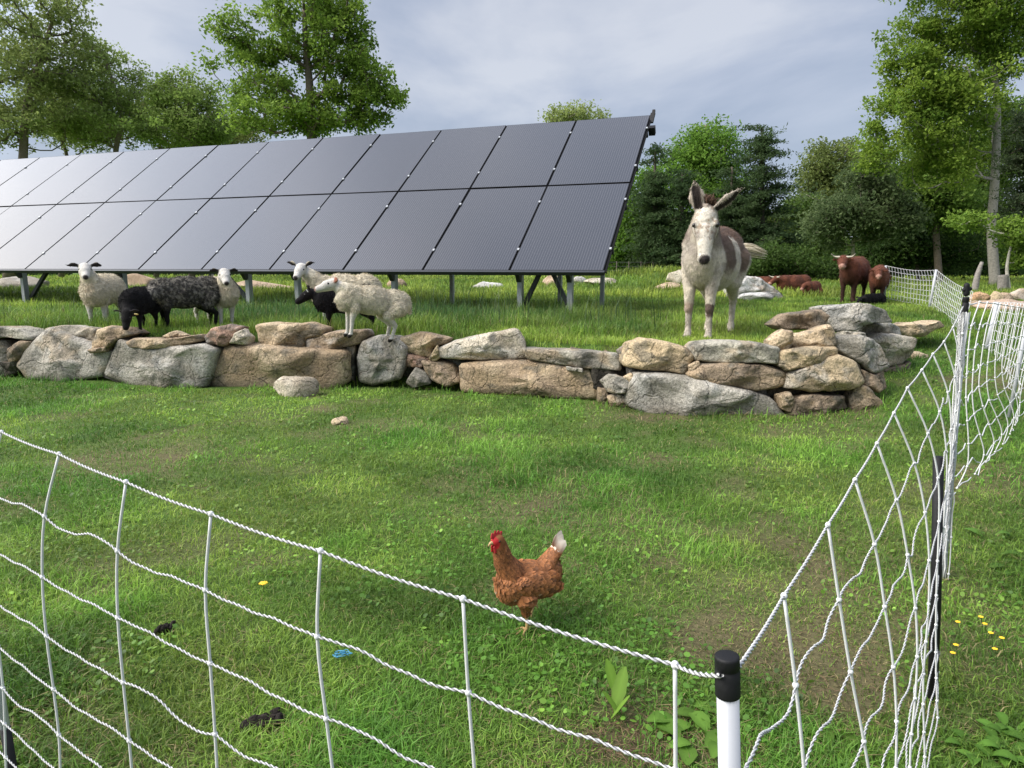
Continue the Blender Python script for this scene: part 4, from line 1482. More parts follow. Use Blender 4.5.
def netting(cols, name, parent, near=True, wave=.006, r=.0028, mat=None, bare_first=False, knots=True):
    mb = MB()
    for c in cols[1 if bare_first else 0:]:
        mb.add(*tube(crom(c, 4), r * .95, 6, True), WH * .97)
        if knots:
            for p_ in c[:]:
                knot(mb, p_, r * 1.75)
    nrow = min(len(c) for c in cols)
    for rr in range(nrow):
        for k in range(len(cols) - 1):
            a, b_ = cols[k][rr], cols[k + 1][rr]
            L = np.linalg.norm(b_ - a)
            t = np.linspace(0, 1, 12)[:, None]
            s = a + (b_ - a) * t
            if rr > 0:
                w1, w2 = rng.normal(0, wave), rng.normal(0, wave)
                s = s + np.array([0, 0, 1.]) * (np.sin(t * math.pi) * (-abs(w1) * .7) + np.sin(t * 2 * math.pi) * w2)
                s = s + np.array([.3, -.5, 0]) * np.sin(t * 3 * math.pi) * rng.normal(0, wave * .5)
                if near: s = s + np.array([0, 0, 1.]) * np.sin(t * 19 + rr) * .0022 * np.sin(t * math.pi)
            else:
                s = s + np.array([0, 0, -1.]) * np.sin(t * math.pi) * .004
            if near:
                twist(mb, s, r * (1.12 if rr == 0 else 1.0))
            else:
                mb.add(*tube(s[::3] if len(s) > 4 else s, r, 5, False), WH * .9)
    return mb.build(name, M_STRAND, parent)


def post(parent, base, top, r, cap=.062, black_foot=.0, cap_r=1.13):
    base, top = np.asarray(base, float), np.asarray(top, float)
    ax = nrm(top - base)
    L = np.linalg.norm(top - base)
    o = MB().add(*tube([base, base + ax * L * .5, top - ax * .012], r, 20)).build('post', M_WHITEPL, parent)
    if cap:
        mb = MB()
        cl = [(0, 1.12), (.002, cap_r), (cap * .62, cap_r), (cap * .64, cap_r * .93), (cap * .70, cap_r * .93), (cap * .72, cap_r), (cap * .93, cap_r * .98), (cap - .001, cap_r * .95), (cap, cap_r * .8), (cap + .0005, cap_r * .4)]
        mb.add(*tube([top - ax * (cap - q) for q, _ in cl], [r * k for _, k in cl], 22))
        mb.build('post_cap', M_BLACKPL, o)
    if black_foot:
        MB().add(*tube([base - ax * .15, base + ax * black_foot], r * 1.12, 16)).build('post_foot', M_BLACKPL, o)
    return o


fence = empty('net_fence', (0, 0, 0), 'white netting fence on white posts winding from the foreground up the right side', 'fence')
dk = lambda k: .72 + .227 * k
Atop = P(727, 655, dk(0) - .03)
# left run
LC = [
 (.77, [(675, 665), (675.5, 768)]),
 (.90, [(463, 599), (469, 704), (476, 790)]),
 (1.01, [(320.5, 551), (317, 645), (329, 740), (336, 800)]),
 (1.16, [(211, 514), (205, 596), (211.5, 680), (217, 763)]),
 (1.30, [(126, 482), (117, 555), (118, 629), (125.5, 704.5), (132, 768)]),
 (1.46, [(59, 454), (44, 519), (42, 588), (48, 653), (58, 718), (60, 759)]),
 (1.63, [(1.5, 432), (-13, 490), (-15, 552), (-8, 610), (2, 668), (4, 705)]),
 (1.82, [(-52, 412), (-64, 466), (-66, 520), (-60, 572), (-52, 620)]),
 (2.02, [(-100, 394), (-106, 444), (-108, 492), (-104, 540)]),
 (2.25, [(-142, 380), (-148, 424), (-149, 470), (-146, 512)]),
 (2.48, [(-180, 368), (-185, 408), (-186, 450), (-183, 488)]),
 (2.72, [(-214, 358), (-219, 395), (-220, 432), (-217, 468)]),
 (2.98, [(-246, 350), (-250, 384), (-251, 418), (-248, 452)]),
]
cols = [column(px, d) for d, px in LC]
Aattach = Atop - np.array([0.010, 0.006, .014])
acol = np.array([Aattach - np.array([.0, 0, dz]) + np.array([.03 * dz, -.01, 0]) for dz in DROP])
netting([acol] + cols, 'netting', fence, bare_first=True)
# right run from the corner post to the second post
RC = [
 [(784, 596), (797.5, 699), (804, 768)],
 [(828, 525), (840.6, 609.5), (855, 699), (869.5, 768)],
 [(855, 480), (876, 549), (887.5, 624.5), (897, 693), (896, 764)],
 [(877, 443.5), (897.5, 502.5), (910, 567), (918, 627), (916.5, 688), (912, 724), (910, 764)],
 [(894, 413), (915, 464.5), (927, 521), (930, 574), (927.6, 627), (924, 660), (923, 695), (924, 728), (925, 763)],
 [(907.5, 388), (928, 433), (939, 482), (939, 530), (937, 574), (936, 607), (936, 639), (936, 670), (937, 700), (938.5, 731), (940, 761)],
 [(922, 370), (940, 412), (947, 455), (946, 500), (942, 540), (939, 575), (938, 610), (938, 640), (938, 670), (939, 700), (940, 725)],
 [(933, 354), (949, 395), (952, 440), (949, 480), (945, 515), (941, 550), (939, 580), (938, 610), (938, 640), (939, 665), (940, 690)],
 [(944, 341.6), (956, 380), (956, 420), (951, 460), (946, 495), (943, 525), (940, 555), (939, 582), (938, 610), (939, 635), (940, 655)],
 [(953, 327), (961, 365), (959, 405), (954, 440), (948, 475), (944, 505), (941, 530), (940, 558), (939, 585), (939, 608), (940, 625)],
]
cols = [column(px, dk(k + 1)) for k, px in enumerate(RC)]
dB = dk(11)
bcol = column([(963.5, 306), (961, 370), (957, 430), (950, 500), (944, 560), (941, 600)], dB)
a2 = acol + np.array([.019, .010, 0])
netting([a2] + cols + [bcol], 'netting', fence, wave=.010, bare_first=True)
abase = Atop + np.array([.075, -.01, -1.05])
abase = np.array([abase[0], abase[1], float(H(abase[0], abase[1])) - .02])
post(fence, abase, Atop, .0118, .046)
Bt, Bb = P(966, 297, dB), P(941, 604, dB)
post(fence, Bb, Bt, .0125, .075)
# netting bunched and wound round the second post
mb = MB()
for k in range(26):
    ph, amp = rng.uniform(0, 6.28), rng.uniform(.012, .024)
    t = np.linspace(.02, .98 - .35 * rng.random() ** 3, 24)
    c = Bt - np.array([0, 0, .04]) + (Bb - Bt + np.array([0, 0, .04]))[None] * t[:, None]
    c = c + np.stack([np.cos(ph + t * rng.uniform(-2, 2)) * amp * (1 - .45 * t), np.sin(ph + t * 3) * amp, 0 * t], 1) + rng.normal(0, .0025, (24, 3))
    if k % 2:
        twist(mb, c, .0026)
    else:
        mb.add(*tube(c, .0028, 5), WH)
    for q in rng.integers(1, 23, 4):
        knot(mb, c[q], .006)
mb.build('wound_netting', M_STRAND, fence)
mb = MB()
mb.add(*cap_vf(P(966.3, 293.5, dB), P(966.8, 285.5, dB), .0135, .0125))
mb.add(*cap_vf(P(964, 290, dB), P(970, 289, dB), .009, .009))
mb.build('insulator_knob', M_BLACKPL, fence)
# loop of netting sagging away to the right of the second post
VC = [
 (3.6, [(979.7, 302), (970, 331), (968.5, 348), (966, 397), (968.5, 440), (967, 467), (957, 488)]),
 (3.9, [(987.5, 302.5), (977, 337), (973, 374), (973, 407), (980.6, 438), (984, 462), (975, 474)]),
 (4.2, [(994, 303), (985, 335), (979, 384), (982.6, 405), (990, 427), (994, 448), (986, 462)]),
 (4.5, [(1000, 304), (992, 335), (987, 372), (989, 398), (998, 420), (1002, 438), (995, 452)]),
 (4.8, [(1006, 305), (999, 335), (995, 366), (997, 392), (1005, 412), (1008, 430), (1003, 444)]),
 (5.1, [(1012, 306), (1006, 335), (1002, 362), (1004, 386), (1011, 405), (1014, 420), (1010, 434)]),
 (5.4, [(1018, 307), (1013, 335), (1009, 358), (1011, 380), (1016, 396), (1018, 412), (1015, 425)]),
 (5.8, [(1026, 308), (1022, 332), (1018, 354), (1018, 374), (1020, 392), (1020, 406), (1019, 416)]),
 (6.2, [(1036, 309), (1034, 330), (1031, 350), (1029, 370), (1028, 386), (1027, 400), (1026, 410)]),
]


def column2(px, d, n=9):
    px = np.array(px, float)
    c = crom(np.array([P(u, v, d) for u, v in px]), 6)
    L = np.concatenate([[0], np.cumsum(np.linalg.norm(np.diff(c, axis=0), axis=1))])
    t = np.linspace(0, L[-1], n)
    return np.stack([np.interp(t, L, c[:, q]) for q in range(3)], 1)


cols = [column2(px, d) for d, px in VC]
b9 = column2([(965, 305), (961, 370), (957, 430), (951, 490), (950, 500)], dB + .03)
netting([b9] + cols, 'netting', fence, near=False, wave=.012, r=.0034)
post(fence, P(1009, 417, 6.0), P(1034, 287, 6.0), .016, .0)
# return loop, farther back, to the third post
cols = []
for k in range(15):
    t = k / 14
    d = 6.3 + t * 3.2
    cols.append(column2([(1044 - 46 * t, 304 - 2 * t), (1040 - 47 * t, 322 + 2 * t), (1035 - 46 * t, 344 + 2 * t), (1026 - 38 * t, 368 - 4 * t), (1020 - 34 * t, 398 - 34 * t)], d, 8))
netting(cols, 'netting', fence, near=False, wave=.01, r=.0042, knots=False)
post(fence, P(984, 358, 9.6), P(997.5, 301, 9.6), .026, .0)
# far run: third post to the fourth and on to the end post behind the cattle
F4t, F4b = P(936.5, 269, 15.5), P(928.5, 313, 15.5)
F5t, F5b = P(886, 265, 17.5), P(884.5, 299, 17.5)
post(fence, F4b, F4t, .026, 0)
post(fence, F5b, F5t, .026, 0)
cols = []
for k in range(22):
    t = k / 21
    d = 15.5 - 5.4 * t
    sag = math.sin(t * math.pi) * 5
    cols.append(column2([(937 + 36 * t, 270 + 21.5 * t + sag * .5), (935 + 34 * t, 284 + 24 * t), (931 + 34 * t, 300 + 24 * t), (930 + 34 * t, 312 + 26 * t)], d, 9))
netting(cols, 'netting', fence, near=False, wave=.008, r=.0042, knots=False)
cols = []
for k in range(18):
    t = k / 17
    d = 15.5 + 2.0 * t
    sag = math.sin(t * math.pi) * 2.2
    cols.append(column2([(936 - 50 * t, 270 - 4.5 * t + sag + 0 * t), (938.5 - 52 * t, 280 - 4 * t + sag * .6), (939 - 53 * t, 292 - 4 * t), (938 - 53 * t, 308 - 10 * t)], d, 8))
netting(cols, 'netting', fence, near=False, wave=.006, r=.0046, knots=False)
# left hand post at the edge of the picture
post(fence, P(17, 800, 1.72), P(-44, 424, 1.72), .0115, .07, black_foot=.22)
# black stake leaning behind the net
s0, s1 = P(934, 706, 2.25), P(938.5, 457, 2.25)
s0[2] -= .1
mb = MB().add(*tube([s0, (s0 + s1) / 2 + np.array([.004, 0, 0]), s1], .0165, 12))
st = mb.build('fence_stake', M_BLACKPL)
tag(st, 'black plastic stake standing in the grass behind the bunched netting', 'stake')

# ------------------------------------------------------------------ trees
def make_tree(name, label, base, trunk, tr, lobes, nt_, per, leaf, c1, c2, seed, spread=.8, conifer=False, bark=(.16, .13, .10), group='trees around the field', cat='tree', gap=.0, limb_k=1.0, flatten=.7, density_cut=.36):
    r3 = np.random.default_rng(seed)
    base = np.array(base, float)
    root = empty(name, base, label, cat, group)
    trunk = crom(np.array(trunk, float), 6)
    nodes = [q for q in trunk]
    par = [-1] + list(range(len(trunk) - 1))
    cen = np.array([l[0] for l in lobes], float)
    rad = np.array([l[1] for l in lobes], float)
    wgt = np.prod(rad, axis=1) ** .75
    wgt /= wgt.sum()
    T = []
    tries = 0
    while len(T) < nt_ and tries < nt_ * 12:
        tries += 1
        k = r3.choice(len(lobes), p=wgt)
        d = nrm(r3.normal(0, 1, 3))
        rr = (.30 + .70 * r3.random() ** .55)
        wob = .72 + .5 * float(vn(d[None] * 2.3 + k * 7, seed)[0])
        p_ = cen[k] + d * rr * rad[k] * wob
        if float(fbm(p_[None] / (rad.mean() * .42), 2, seed + 1)[0]) < density_cut:
            continue
        if p_[2] < base[2] + .15: continue
        T.append(p_)
    T = np.array(T)
    dist = np.min(np.linalg.norm(T[:, None] - trunk[None], axis=2), axis=1)
    T = T[np.argsort(dist)]
    NA = np.array(nodes)
    for p_ in T:
        dv = p_ - NA
        hd_ = np.linalg.norm(dv[:, :2], axis=1)
        L = np.linalg.norm(dv, axis=1)
        if conifer:
            cost = L + 1.5 * np.abs(dv[:, 2] - (-.1) * hd_) + (np.arange(len(NA)) >= len(trunk)) * .0
        else:
            cost = L + 1.3 * np.maximum(0, .35 * hd_ - dv[:, 2])
        j = int(np.argmin(cost))
        a = NA[j]
        n = 3
        prev = j
        new = []
        for q in range(1, n + 1):
            t = q / n
            w_ = a + (p_ - a) * t + np.array([0, 0, 1]) * (0 if conifer else 1) * math.sin(t * math.pi) * (-.08) * np.linalg.norm(p_ - a) + r3.normal(0, .035, 3) * np.linalg.norm(p_ - a) * (q < n)
            nodes.append(w_)
            par.append(prev)
            prev = len(nodes) - 1
            new.append(w_)
        NA = np.concatenate([NA, new])
    cnt = np.zeros(len(nodes))
    for k in range(len(nodes) - 1, 0, -1):
        cnt[k] += 1 if k >= len(trunk) and cnt[k] == 0 else 0
        cnt[par[k]] += max(cnt[k], .2)
    rr = tr * limb_k * .9 * (np.maximum(cnt, .6) / max(cnt[0], 1)) ** .52
    tl = np.linspace(1, .28, len(trunk))
    rr[:len(trunk)] = tr * tl
    rr[0] *= 1.25
    mb = MB()
    tt = np.array(nodes[:len(trunk)])
    bk = np.array(bark)
    mb.add(*tube(tt, rr[:len(trunk)], 9), bk)
    n5 = 5
    for k in range(len(trunk), len(nodes)):
        j = par[k]
        r0 = min(rr[j], rr[k] * 1.5)
        mb.add(*tube(np.array([nodes[j], nodes[k]]), [r0, rr[k]], n5, False), bk * r3.uniform(.8, 1.1))
    mb.build('trunk', M_BARK, root)
    # leaves
    M = len(T)
    per_n = r3.poisson(per * 1.75, M)
    idx = np.repeat(np.arange(M), per_n)
    n = len(idx)
    off = np.clip(r3.normal(0, 1, (n, 3)), -1.7, 1.7) * spread * .88 * np.array([1, 1, flatten]) * r3.uniform(.6, 1.15, M)[idx][:, None]
    if conifer:
        out = T - trunk[np.argmin(np.linalg.norm(T[:, None] - trunk[None], axis=2), axis=1)]
        out[:, 2] *= .2
        od = nrm(out)
        off = off * np.array([.55, .55, .30]) + od[idx] * (r3.normal(0, .9, n) * spread)[:, None]
        off[:, 2] -= .08 * np.linalg.norm(off[:, :2], axis=1)
    ctr = T[idx] + off
    nn = nrm(r3.normal(0, 1, (n, 3)) + np.array([0, 0, .9]))
    a = nrm(np.cross(nn, r3.normal(0, 1, (n, 3))))
    b = np.cross(nn, a)
    ls = leaf * .66 * r3.uniform(.55, 1.4, n)[:, None]
    wd = .30 if not conifer else .16
    Vq = np.stack([ctr - a * ls * .5, ctr + b * ls * wd + nn * ls * .06, ctr + a * ls * .5 - nn * ls * .08, ctr - b * ls * wd + nn * ls * .06], 1).reshape(-1, 3)
    cl = r3.normal(0, .5, M)[idx] + r3.normal(0, .45, n)
    t = np.clip(.5 + cl * .5, 0, 1)[:, None]
    Cc = (np.array(c1) * (1 - t) + np.array(c2) * t) * r3.uniform(.75, 1.2, n)[:, None]
    me = np_mesh('crown', Vq, [np.arange(4 * n).reshape(-1, 4)], np.repeat(Cc, 4, axis=0), False)
    link('crown', me, M_LEAF, root)
    root_off(root)
    return root


def root_off(root):
    """children were built in world space: keep them there under the moved Empty"""
    for ch in root.children:
        ch.location = tuple(-np.array(root.location))


def lobe(u, v, ru, rv, d, dy=0, k=1.0):
    c = P(u, v, d + dy)
    return (c, (ru * d / FPX, ru * d / FPX * k, rv * d / FPX))


def gz(u, d):
    x = (u - 512) / FPX * d
    return np.array([x, d, float(H(x, d))])


def tp(u, v, d): return P(u, v, d)


YG1, YG2 = (.130, .225, .032), (.240, .350, .055)      # fresh green
GG1, GG2 = (.20, .26, .075), (.34, .40, .135)      # grey green
DG1, DG2 = (.044, .080, .030), (.090, .140, .052)      # dark conifer
BG1, BG2 = (.105, .215, .030), (.190, .330, .050)      # bright

D = 42
make_tree('tree', 'tall grey green tree with a leaning trunk at the far left edge behind the array', gz(14, D), [gz(14, D), tp(22, 170, D), tp(26, 110, D), tp(40, 60, D), tp(52, 22, D)], .30,
          [lobe(20, 30, 60, 55, D), lobe(-20, 80, 50, 55, D), lobe(48, 70, 38, 38, D), lobe(10, 125, 50, 22, D), lobe(40, 0, 45, 35, D)], 330, 38, .30, GG1, GG2, 1, .46, density_cut=.40)
make_tree('tree', 'light green slender tree second from the left behind the array', gz(118, D + 3), [gz(118, D + 3), tp(115, 160, D + 3), tp(122, 120, D + 3), tp(112, 80, D + 3), tp(100, 50, D + 3)], .2,
          [lobe(100, 70, 34, 34, D + 3), lobe(125, 95, 40, 32, D + 3), lobe(80, 105, 40, 32, D + 3), lobe(110, 128, 55, 16, D + 3)], 270, 38, .27, GG1, (.30, .40, .10), 2, .42, density_cut=.42)
make_tree('tree', 'thin stemmed light tree between the two leftmost trees behind the array', gz(66, D + 6), [gz(66, D + 6), tp(68, 170, D + 6), tp(60, 130, D + 6), tp(72, 95, D + 6)], .16,
          [lobe(62, 105, 36, 30, D + 6), lobe(75, 130, 40, 18, D + 6)], 200, 40, .28, GG1, GG2, 3, .44)
make_tree('tree', 'small rounded green tree left of the big spreading tree', gz(195, D + 2), [gz(195, D + 2), tp(195, 150, D + 2), tp(192, 110, D + 2), tp(190, 90, D + 2)], .18,
          [lobe(178, 100, 28, 28, D + 2), lobe(205, 115, 34, 28, D + 2), lobe(180, 132, 50, 14, D + 2)], 240, 38, .27, GG1, (.28, .40, .09), 4, .42, density_cut=.40)
make_tree('tree', 'reddish green bushy tree between the small rounded tree and the light slender tree', gz(160, D + 7), [gz(160, D + 7), tp(160, 160, D + 7), tp(158, 125, D + 7)], .15,
          [lobe(160, 122, 36, 26, D + 7), lobe(225, 132, 40, 14, D + 7)], 170, 44, .28, (.16, .18, .05), (.26, .31, .09), 5, .48)
make_tree('tree', 'big spreading bright green tree standing behind the middle of the array', gz(312, 36), [gz(312, 36), tp(312, 180, 36), tp(312, 130, 36), tp(310, 90, 36), tp(306, 45, 36), tp(304, 10, 36)], .34,
          [lobe(305, 30, 50, 40, 36), lobe(238, 48, 30, 34, 36), lobe(262, 85, 42, 40, 36), lobe(350, 55, 42, 40, 36), lobe(372, 95, 30, 28, 36), lobe(340, 112, 42, 22, 36), lobe(280, 118, 60, 18, 36), lobe(322, -8, 44, 22, 36)],
          430, 50, .27, YG1, YG2, 6, .36, density_cut=.40)
make_tree('tree', 'thin tree top just showing above the right part of the array', gz(573, 60), [gz(573, 60), tp(573, 180, 60), tp(573, 122, 60)], .2,
          [lobe(573, 118, 30, 9, 60)], 46, 44, .32, GG1, GG2, 7, .5)
D = 48
make_tree('tree', 'bright light green tree right beside the end of the array', gz(632, D), [gz(632, D), tp(632, 240, D), tp(634, 205, D)], .2,
          [lobe(632, 215, 26, 40, D), lobe(628, 250, 30, 26, D), lobe(655, 180, 16, 20, D)], 170, 62, .32, BG1, BG2, 8, .6)
make_tree('tree', 'round topped bright green tree between two dark conifers', gz(706, D + 4), [gz(706, D + 4), tp(706, 200, D + 4), tp(706, 150, D + 4), tp(706, 125, D + 4)], .3,
          [lobe(706, 150, 34, 30, D + 4), lobe(690, 172, 30, 32, D + 4), lobe(724, 175, 28, 34, D + 4), lobe(706, 215, 45, 40, D + 4)], 300, 66, .32, BG1, BG2, 9, .6, density_cut=.33)


def conifer(label, u, top, bot, half, d, seed, c1=DG1, c2=DG2, name='conifer_tree', nt_=150, per=70, tilt=0):
    lob = []
    n = 6
    for k in range(n):
        t = (k + .5) / n
        v = top + (bot - top) * t
        rw = half * (.16 + .84 * t ** .8)
        lob.append(lobe(u + tilt * t, v, rw, (bot - top) / n * .75, d))
    return make_tree(name, label, gz(u, d), [gz(u, d), tp(u, (top + bot) / 2, d), tp(u, top + 2, d)], .22, lob, nt_, per, .36, c1, c2, seed, .62, True, bark=(.10, .085, .07), density_cut=.30)


conifer('narrow dark conifer close to the end of the array', 655, 150, 278, 26, 45, 20)
conifer('dark conifer left of the donkey in front of the round bright tree', 682, 172, 280, 26, 44, 21)
conifer('tall dark conifer with ragged top directly behind the donkey', 762, 126, 280, 42, 46, 22, nt_=210)
conifer('dark conifer between the round bright tree and the tall ragged conifer', 732, 165, 280, 30, 47, 23)
D = 50
make_tree('tree', 'light yellow green bushy tree right of the tall ragged conifer', gz(803, D), [gz(803, D), tp(803, 240, D), tp(801, 205, D)], .2,
          [lobe(800, 225, 28, 32, D), lobe(815, 252, 34, 24, D), lobe(790, 255, 26, 22, D)], 150, 60, .32, (.10, .18, .034), (.21, .29, .065), 10, .6)
make_tree('tree', 'olive brown leafed tree left of the big right hand tree', gz(842, D + 4), [gz(842, D + 4), tp(842, 210, D + 4), tp(840, 165, D + 4)], .25,
          [lobe(838, 160, 32, 24, D + 4), lobe(856, 178, 36, 28, D + 4), lobe(822, 190, 22, 24, D + 4)], 180, 58, .34, (.11, .15, .038), (.21, .26, .075), 11, .6)
make_tree('tree', 'dull grey green dense tree with bare pale stems above the horned cow', gz(854, 34), [gz(854, 34), tp(853, 250, 34), tp(856, 225, 34), tp(860, 200, 34)], .11,
          [lobe(860, 205, 46, 26, 34), lobe(840, 225, 32, 26, 34), lobe(885, 222, 34, 28, 34), lobe(870, 180, 28, 16, 34)], 230, 58, .24, (.075, .115, .045), (.145, .195, .078), 12, .45, bark=(.34, .30, .25))
D = 30
make_tree('tree', 'very tall bright green tree with a long pale bare trunk at the right', gz(991, D), [gz(991, D), tp(992, 230, D), tp(995, 180, D), tp(997, 130, D), tp(996, 85, D), tp(990, 40, D), tp(984, 0, D), tp(980, -40, D)], .21,
          [lobe(965, 20, 48, 34, D), lobe(915, 50, 32, 36, D), lobe(930, 85, 40, 30, D), lobe(905, 118, 36, 30, D), lobe(942, 130, 38, 32, D), lobe(880, 155, 20, 18, D), lobe(935, 170, 36, 22, D), lobe(1008, 50, 30, 36, D), lobe(1010, -10, 50, 40, D), lobe(945, -25, 50, 30, D), lobe(965, 105, 26, 30, D, 3), lobe(985, 35, 30, 30, D, 3), lobe(965, 165, 22, 20, D, 3), lobe(1000, 130, 26, 28, D, 2.5), lobe(985, 85, 26, 26, D, -1.5)],
          820, 56, .215, YG1, (.27, .37, .055), 13, .32, bark=(.26, .24, .21), density_cut=.37, limb_k=.8)
make_tree('tree', 'second green tree behind the long pale trunk', gz(935, D + 8), [gz(935, D + 8), tp(936, 220, D + 8), tp(938, 160, D + 8), tp(940, 110, D + 8)], .2,
          [lobe(925, 195, 42, 30, D + 8), lobe(900, 190, 30, 30, D + 8), lobe(950, 205, 28, 30, D + 8), lobe(940, 150, 36, 30, D + 8), lobe(968, 180, 34, 44, D + 12), lobe(1000, 150, 36, 46, D + 12), lobe(1012, 215, 40, 46, D + 12), lobe(876, 172, 24, 34, D + 8)], 520, 60, .27, (.10, .19, .032), (.21, .31, .06), 14, .5)
make_tree('pine_tree', 'dull green pine overhanging the right edge in front of the pale trunk', gz(1035, 25), [gz(1035, 25), tp(1036, 200, 25), tp(1034, 120, 25)], .16,
          [lobe(1028, 160, 20, 26, 25), lobe(1032, 205, 22, 28, 25), lobe(1024, 235, 14, 14, 25), lobe(1030, 125, 16, 26, 25)], 150, 60, .22, (.030, .050, .022), (.065, .090, .040), 15, .34, True)
make_tree('tree', 'low leafy sapling with a bare slanting stem right of the pale trunk', gz(1006, 24), [gz(1006, 24), tp(1007, 270, 24), tp(1010, 250, 24), tp(1014, 238, 24)], .07,
          [lobe(1014, 232, 16, 12, 24), lobe(972, 222, 18, 6, 24), lobe(1022, 256, 12, 12, 24)], 60, 40, .18, YG1, YG2, 16, .26, bark=(.45, .42, .36))
make_tree('tree', 'shaded green tree low behind the far netting', gz(915, 40), [gz(915, 40), tp(915, 255, 40), tp(912, 235, 40)], .14,
          [lobe(905, 245, 36, 24, 40), lobe(945, 245, 40, 24, 40), lobe(880, 255, 26, 18, 40)], 170, 60, .28, (.035, .075, .018), (.09, .15, .034), 17, .5)
make_tree('tree', 'shaded green bushy tree right behind the donkey tail', gz(770, 42), [gz(770, 42), tp(770, 262, 42), tp(772, 250, 42)], .14,
          [lobe(772, 262, 34, 16, 42), lobe(745, 265, 30, 14, 42), lobe(815, 268, 30, 12, 42)], 130, 60, .28, (.04, .08, .018), (.10, .165, .036), 18, .5)
# leaning dead trunk and thin bare stem
for nm, lb, pts, r0 in (('dead_trunk', 'grey dead trunk leaning beside the long pale tree trunk', [(974, 292), (977, 278), (982, 262)], .13), ('tree_stump', 'grey stump close to the base of the long pale trunk', [(1003, 292), (1003, 284), (1003, 275)], .17)):
    pp = np.array([P(u, v, 23 if nm == 'dead_trunk' else 24) for u, v in pts])
    pp[0][2] -= .5
    o = MB().add(*tube(crom(pp, 4), np.linspace(r0, r0 * (.4 if nm == 'dead_trunk' else .9), 9), 9), (.22, .20, .18)).build(nm, M_BARK)
    tag(o, lb, 'dead tree')

# far wood: one dark mass of leaves behind the individual trees
n = 46000
u = rng.uniform(585, 1110, n)
d = rng.uniform(54, 74, n)
topv = 212 + 18 * np.sin(u * .031) + 10 * np.sin(u * .083 + 1) + sst(700, 600, u) * 34
x = (u - 512) / FPX * d
ztop = CAMZ + (HORIZON - topv) * d / FPX
zg_ = H(x, d)
hh = rng.random(n) ** .8
nzk = fbm(np.stack([x * .35, d * .35, hh * 6], 1), 3, 91)
keep = nzk > .40
z = zg_ + (ztop - zg_) * hh * (.8 + .5 * (nzk - .4))
ctr = np.stack([x, d, z], 1)[keep]
n = len(ctr)
nn = nrm(rng.normal(0, 1, (n, 3)) + np.array([0, 0, .8]))
a = nrm(np.cross(nn, rng.normal(0, 1, (n, 3))))
b = np.cross(nn, a)
ls = rng.uniform(.35, .8, n)[:, None]
Vq = np.stack([ctr - a * ls * .5, ctr + b * ls * .32, ctr + a * ls * .5, ctr - b * ls * .32], 1).reshape(-1, 3)
t = rng.random(n)[:, None]
Cc = np.array([.024, .048, .016]) * (1 - t) + np.array([.062, .105, .030]) * t
o = link('woods', np_mesh('woods', Vq, [np.arange(4 * n).reshape(-1, 4)], np.repeat(Cc, 4, axis=0), False), M_LEAF)
tag(o, 'dark shaded wood closing the field behind the single trees', 'woods', kind='stuff')
# low far hedge line on the left, seen under the array
n = 9000
x = rng.uniform(-62, 6, n)
d = rng.uniform(62, 70, n)
z = H(x, d) + rng.random(n) ** 1.3 * (1.6 + 1.2 * fbm(np.stack([x * .2, d * .2], 1), 3, 8))
ctr = np.stack([x, d, z], 1)
nn = nrm(rng.normal(0, 1, (n, 3)) + np.array([0, 0, .8]))
a = nrm(np.cross(nn, rng.normal(0, 1, (n, 3))))
b = np.cross(nn, a)
ls = rng.uniform(.3, .7, n)[:, None]
Vq = np.stack([ctr - a * ls * .5, ctr + b * ls * .32, ctr + a * ls * .5, ctr - b * ls * .32], 1).reshape(-1, 3)
t = rng.random(n)[:, None]
Cc = np.array([.022, .040, .014]) * (1 - t) + np.array([.060, .090, .026]) * t
o = link('undergrowth', np_mesh('undergrowth', Vq, [np.arange(4 * n).reshape(-1, 4)], np.repeat(Cc, 4, axis=0), False), M_LEAF)
tag(o, 'low dark scrub along the far side of the field under the array', 'scrub', kind='stuff')
# far wire fence
ff = empty('wire_fence', (0, 0, 0), 'dark wire fence with thin posts along the far edge of the field before the wood', 'fence')
mb = MB()
for k in range(18):
    xx = 4.2 + k * .75
    zz = float(H(xx, 44))
    MB().add(*tube([(xx, 44, zz - .2), (xx, 44, zz + 1.15)], .035, 6), (.10, .085, .07)).build('post', M_BARK, ff)
for q in (.3, .6, .85, 1.1):
    pts = [(4.2 + k * .75, 44, float(H(4.2 + k * .75, 44)) + q) for k in range(18)]
    mb.add(*tube(pts, .011, 4), (.10, .10, .10))
mb.build('wires', M_BARK, ff)
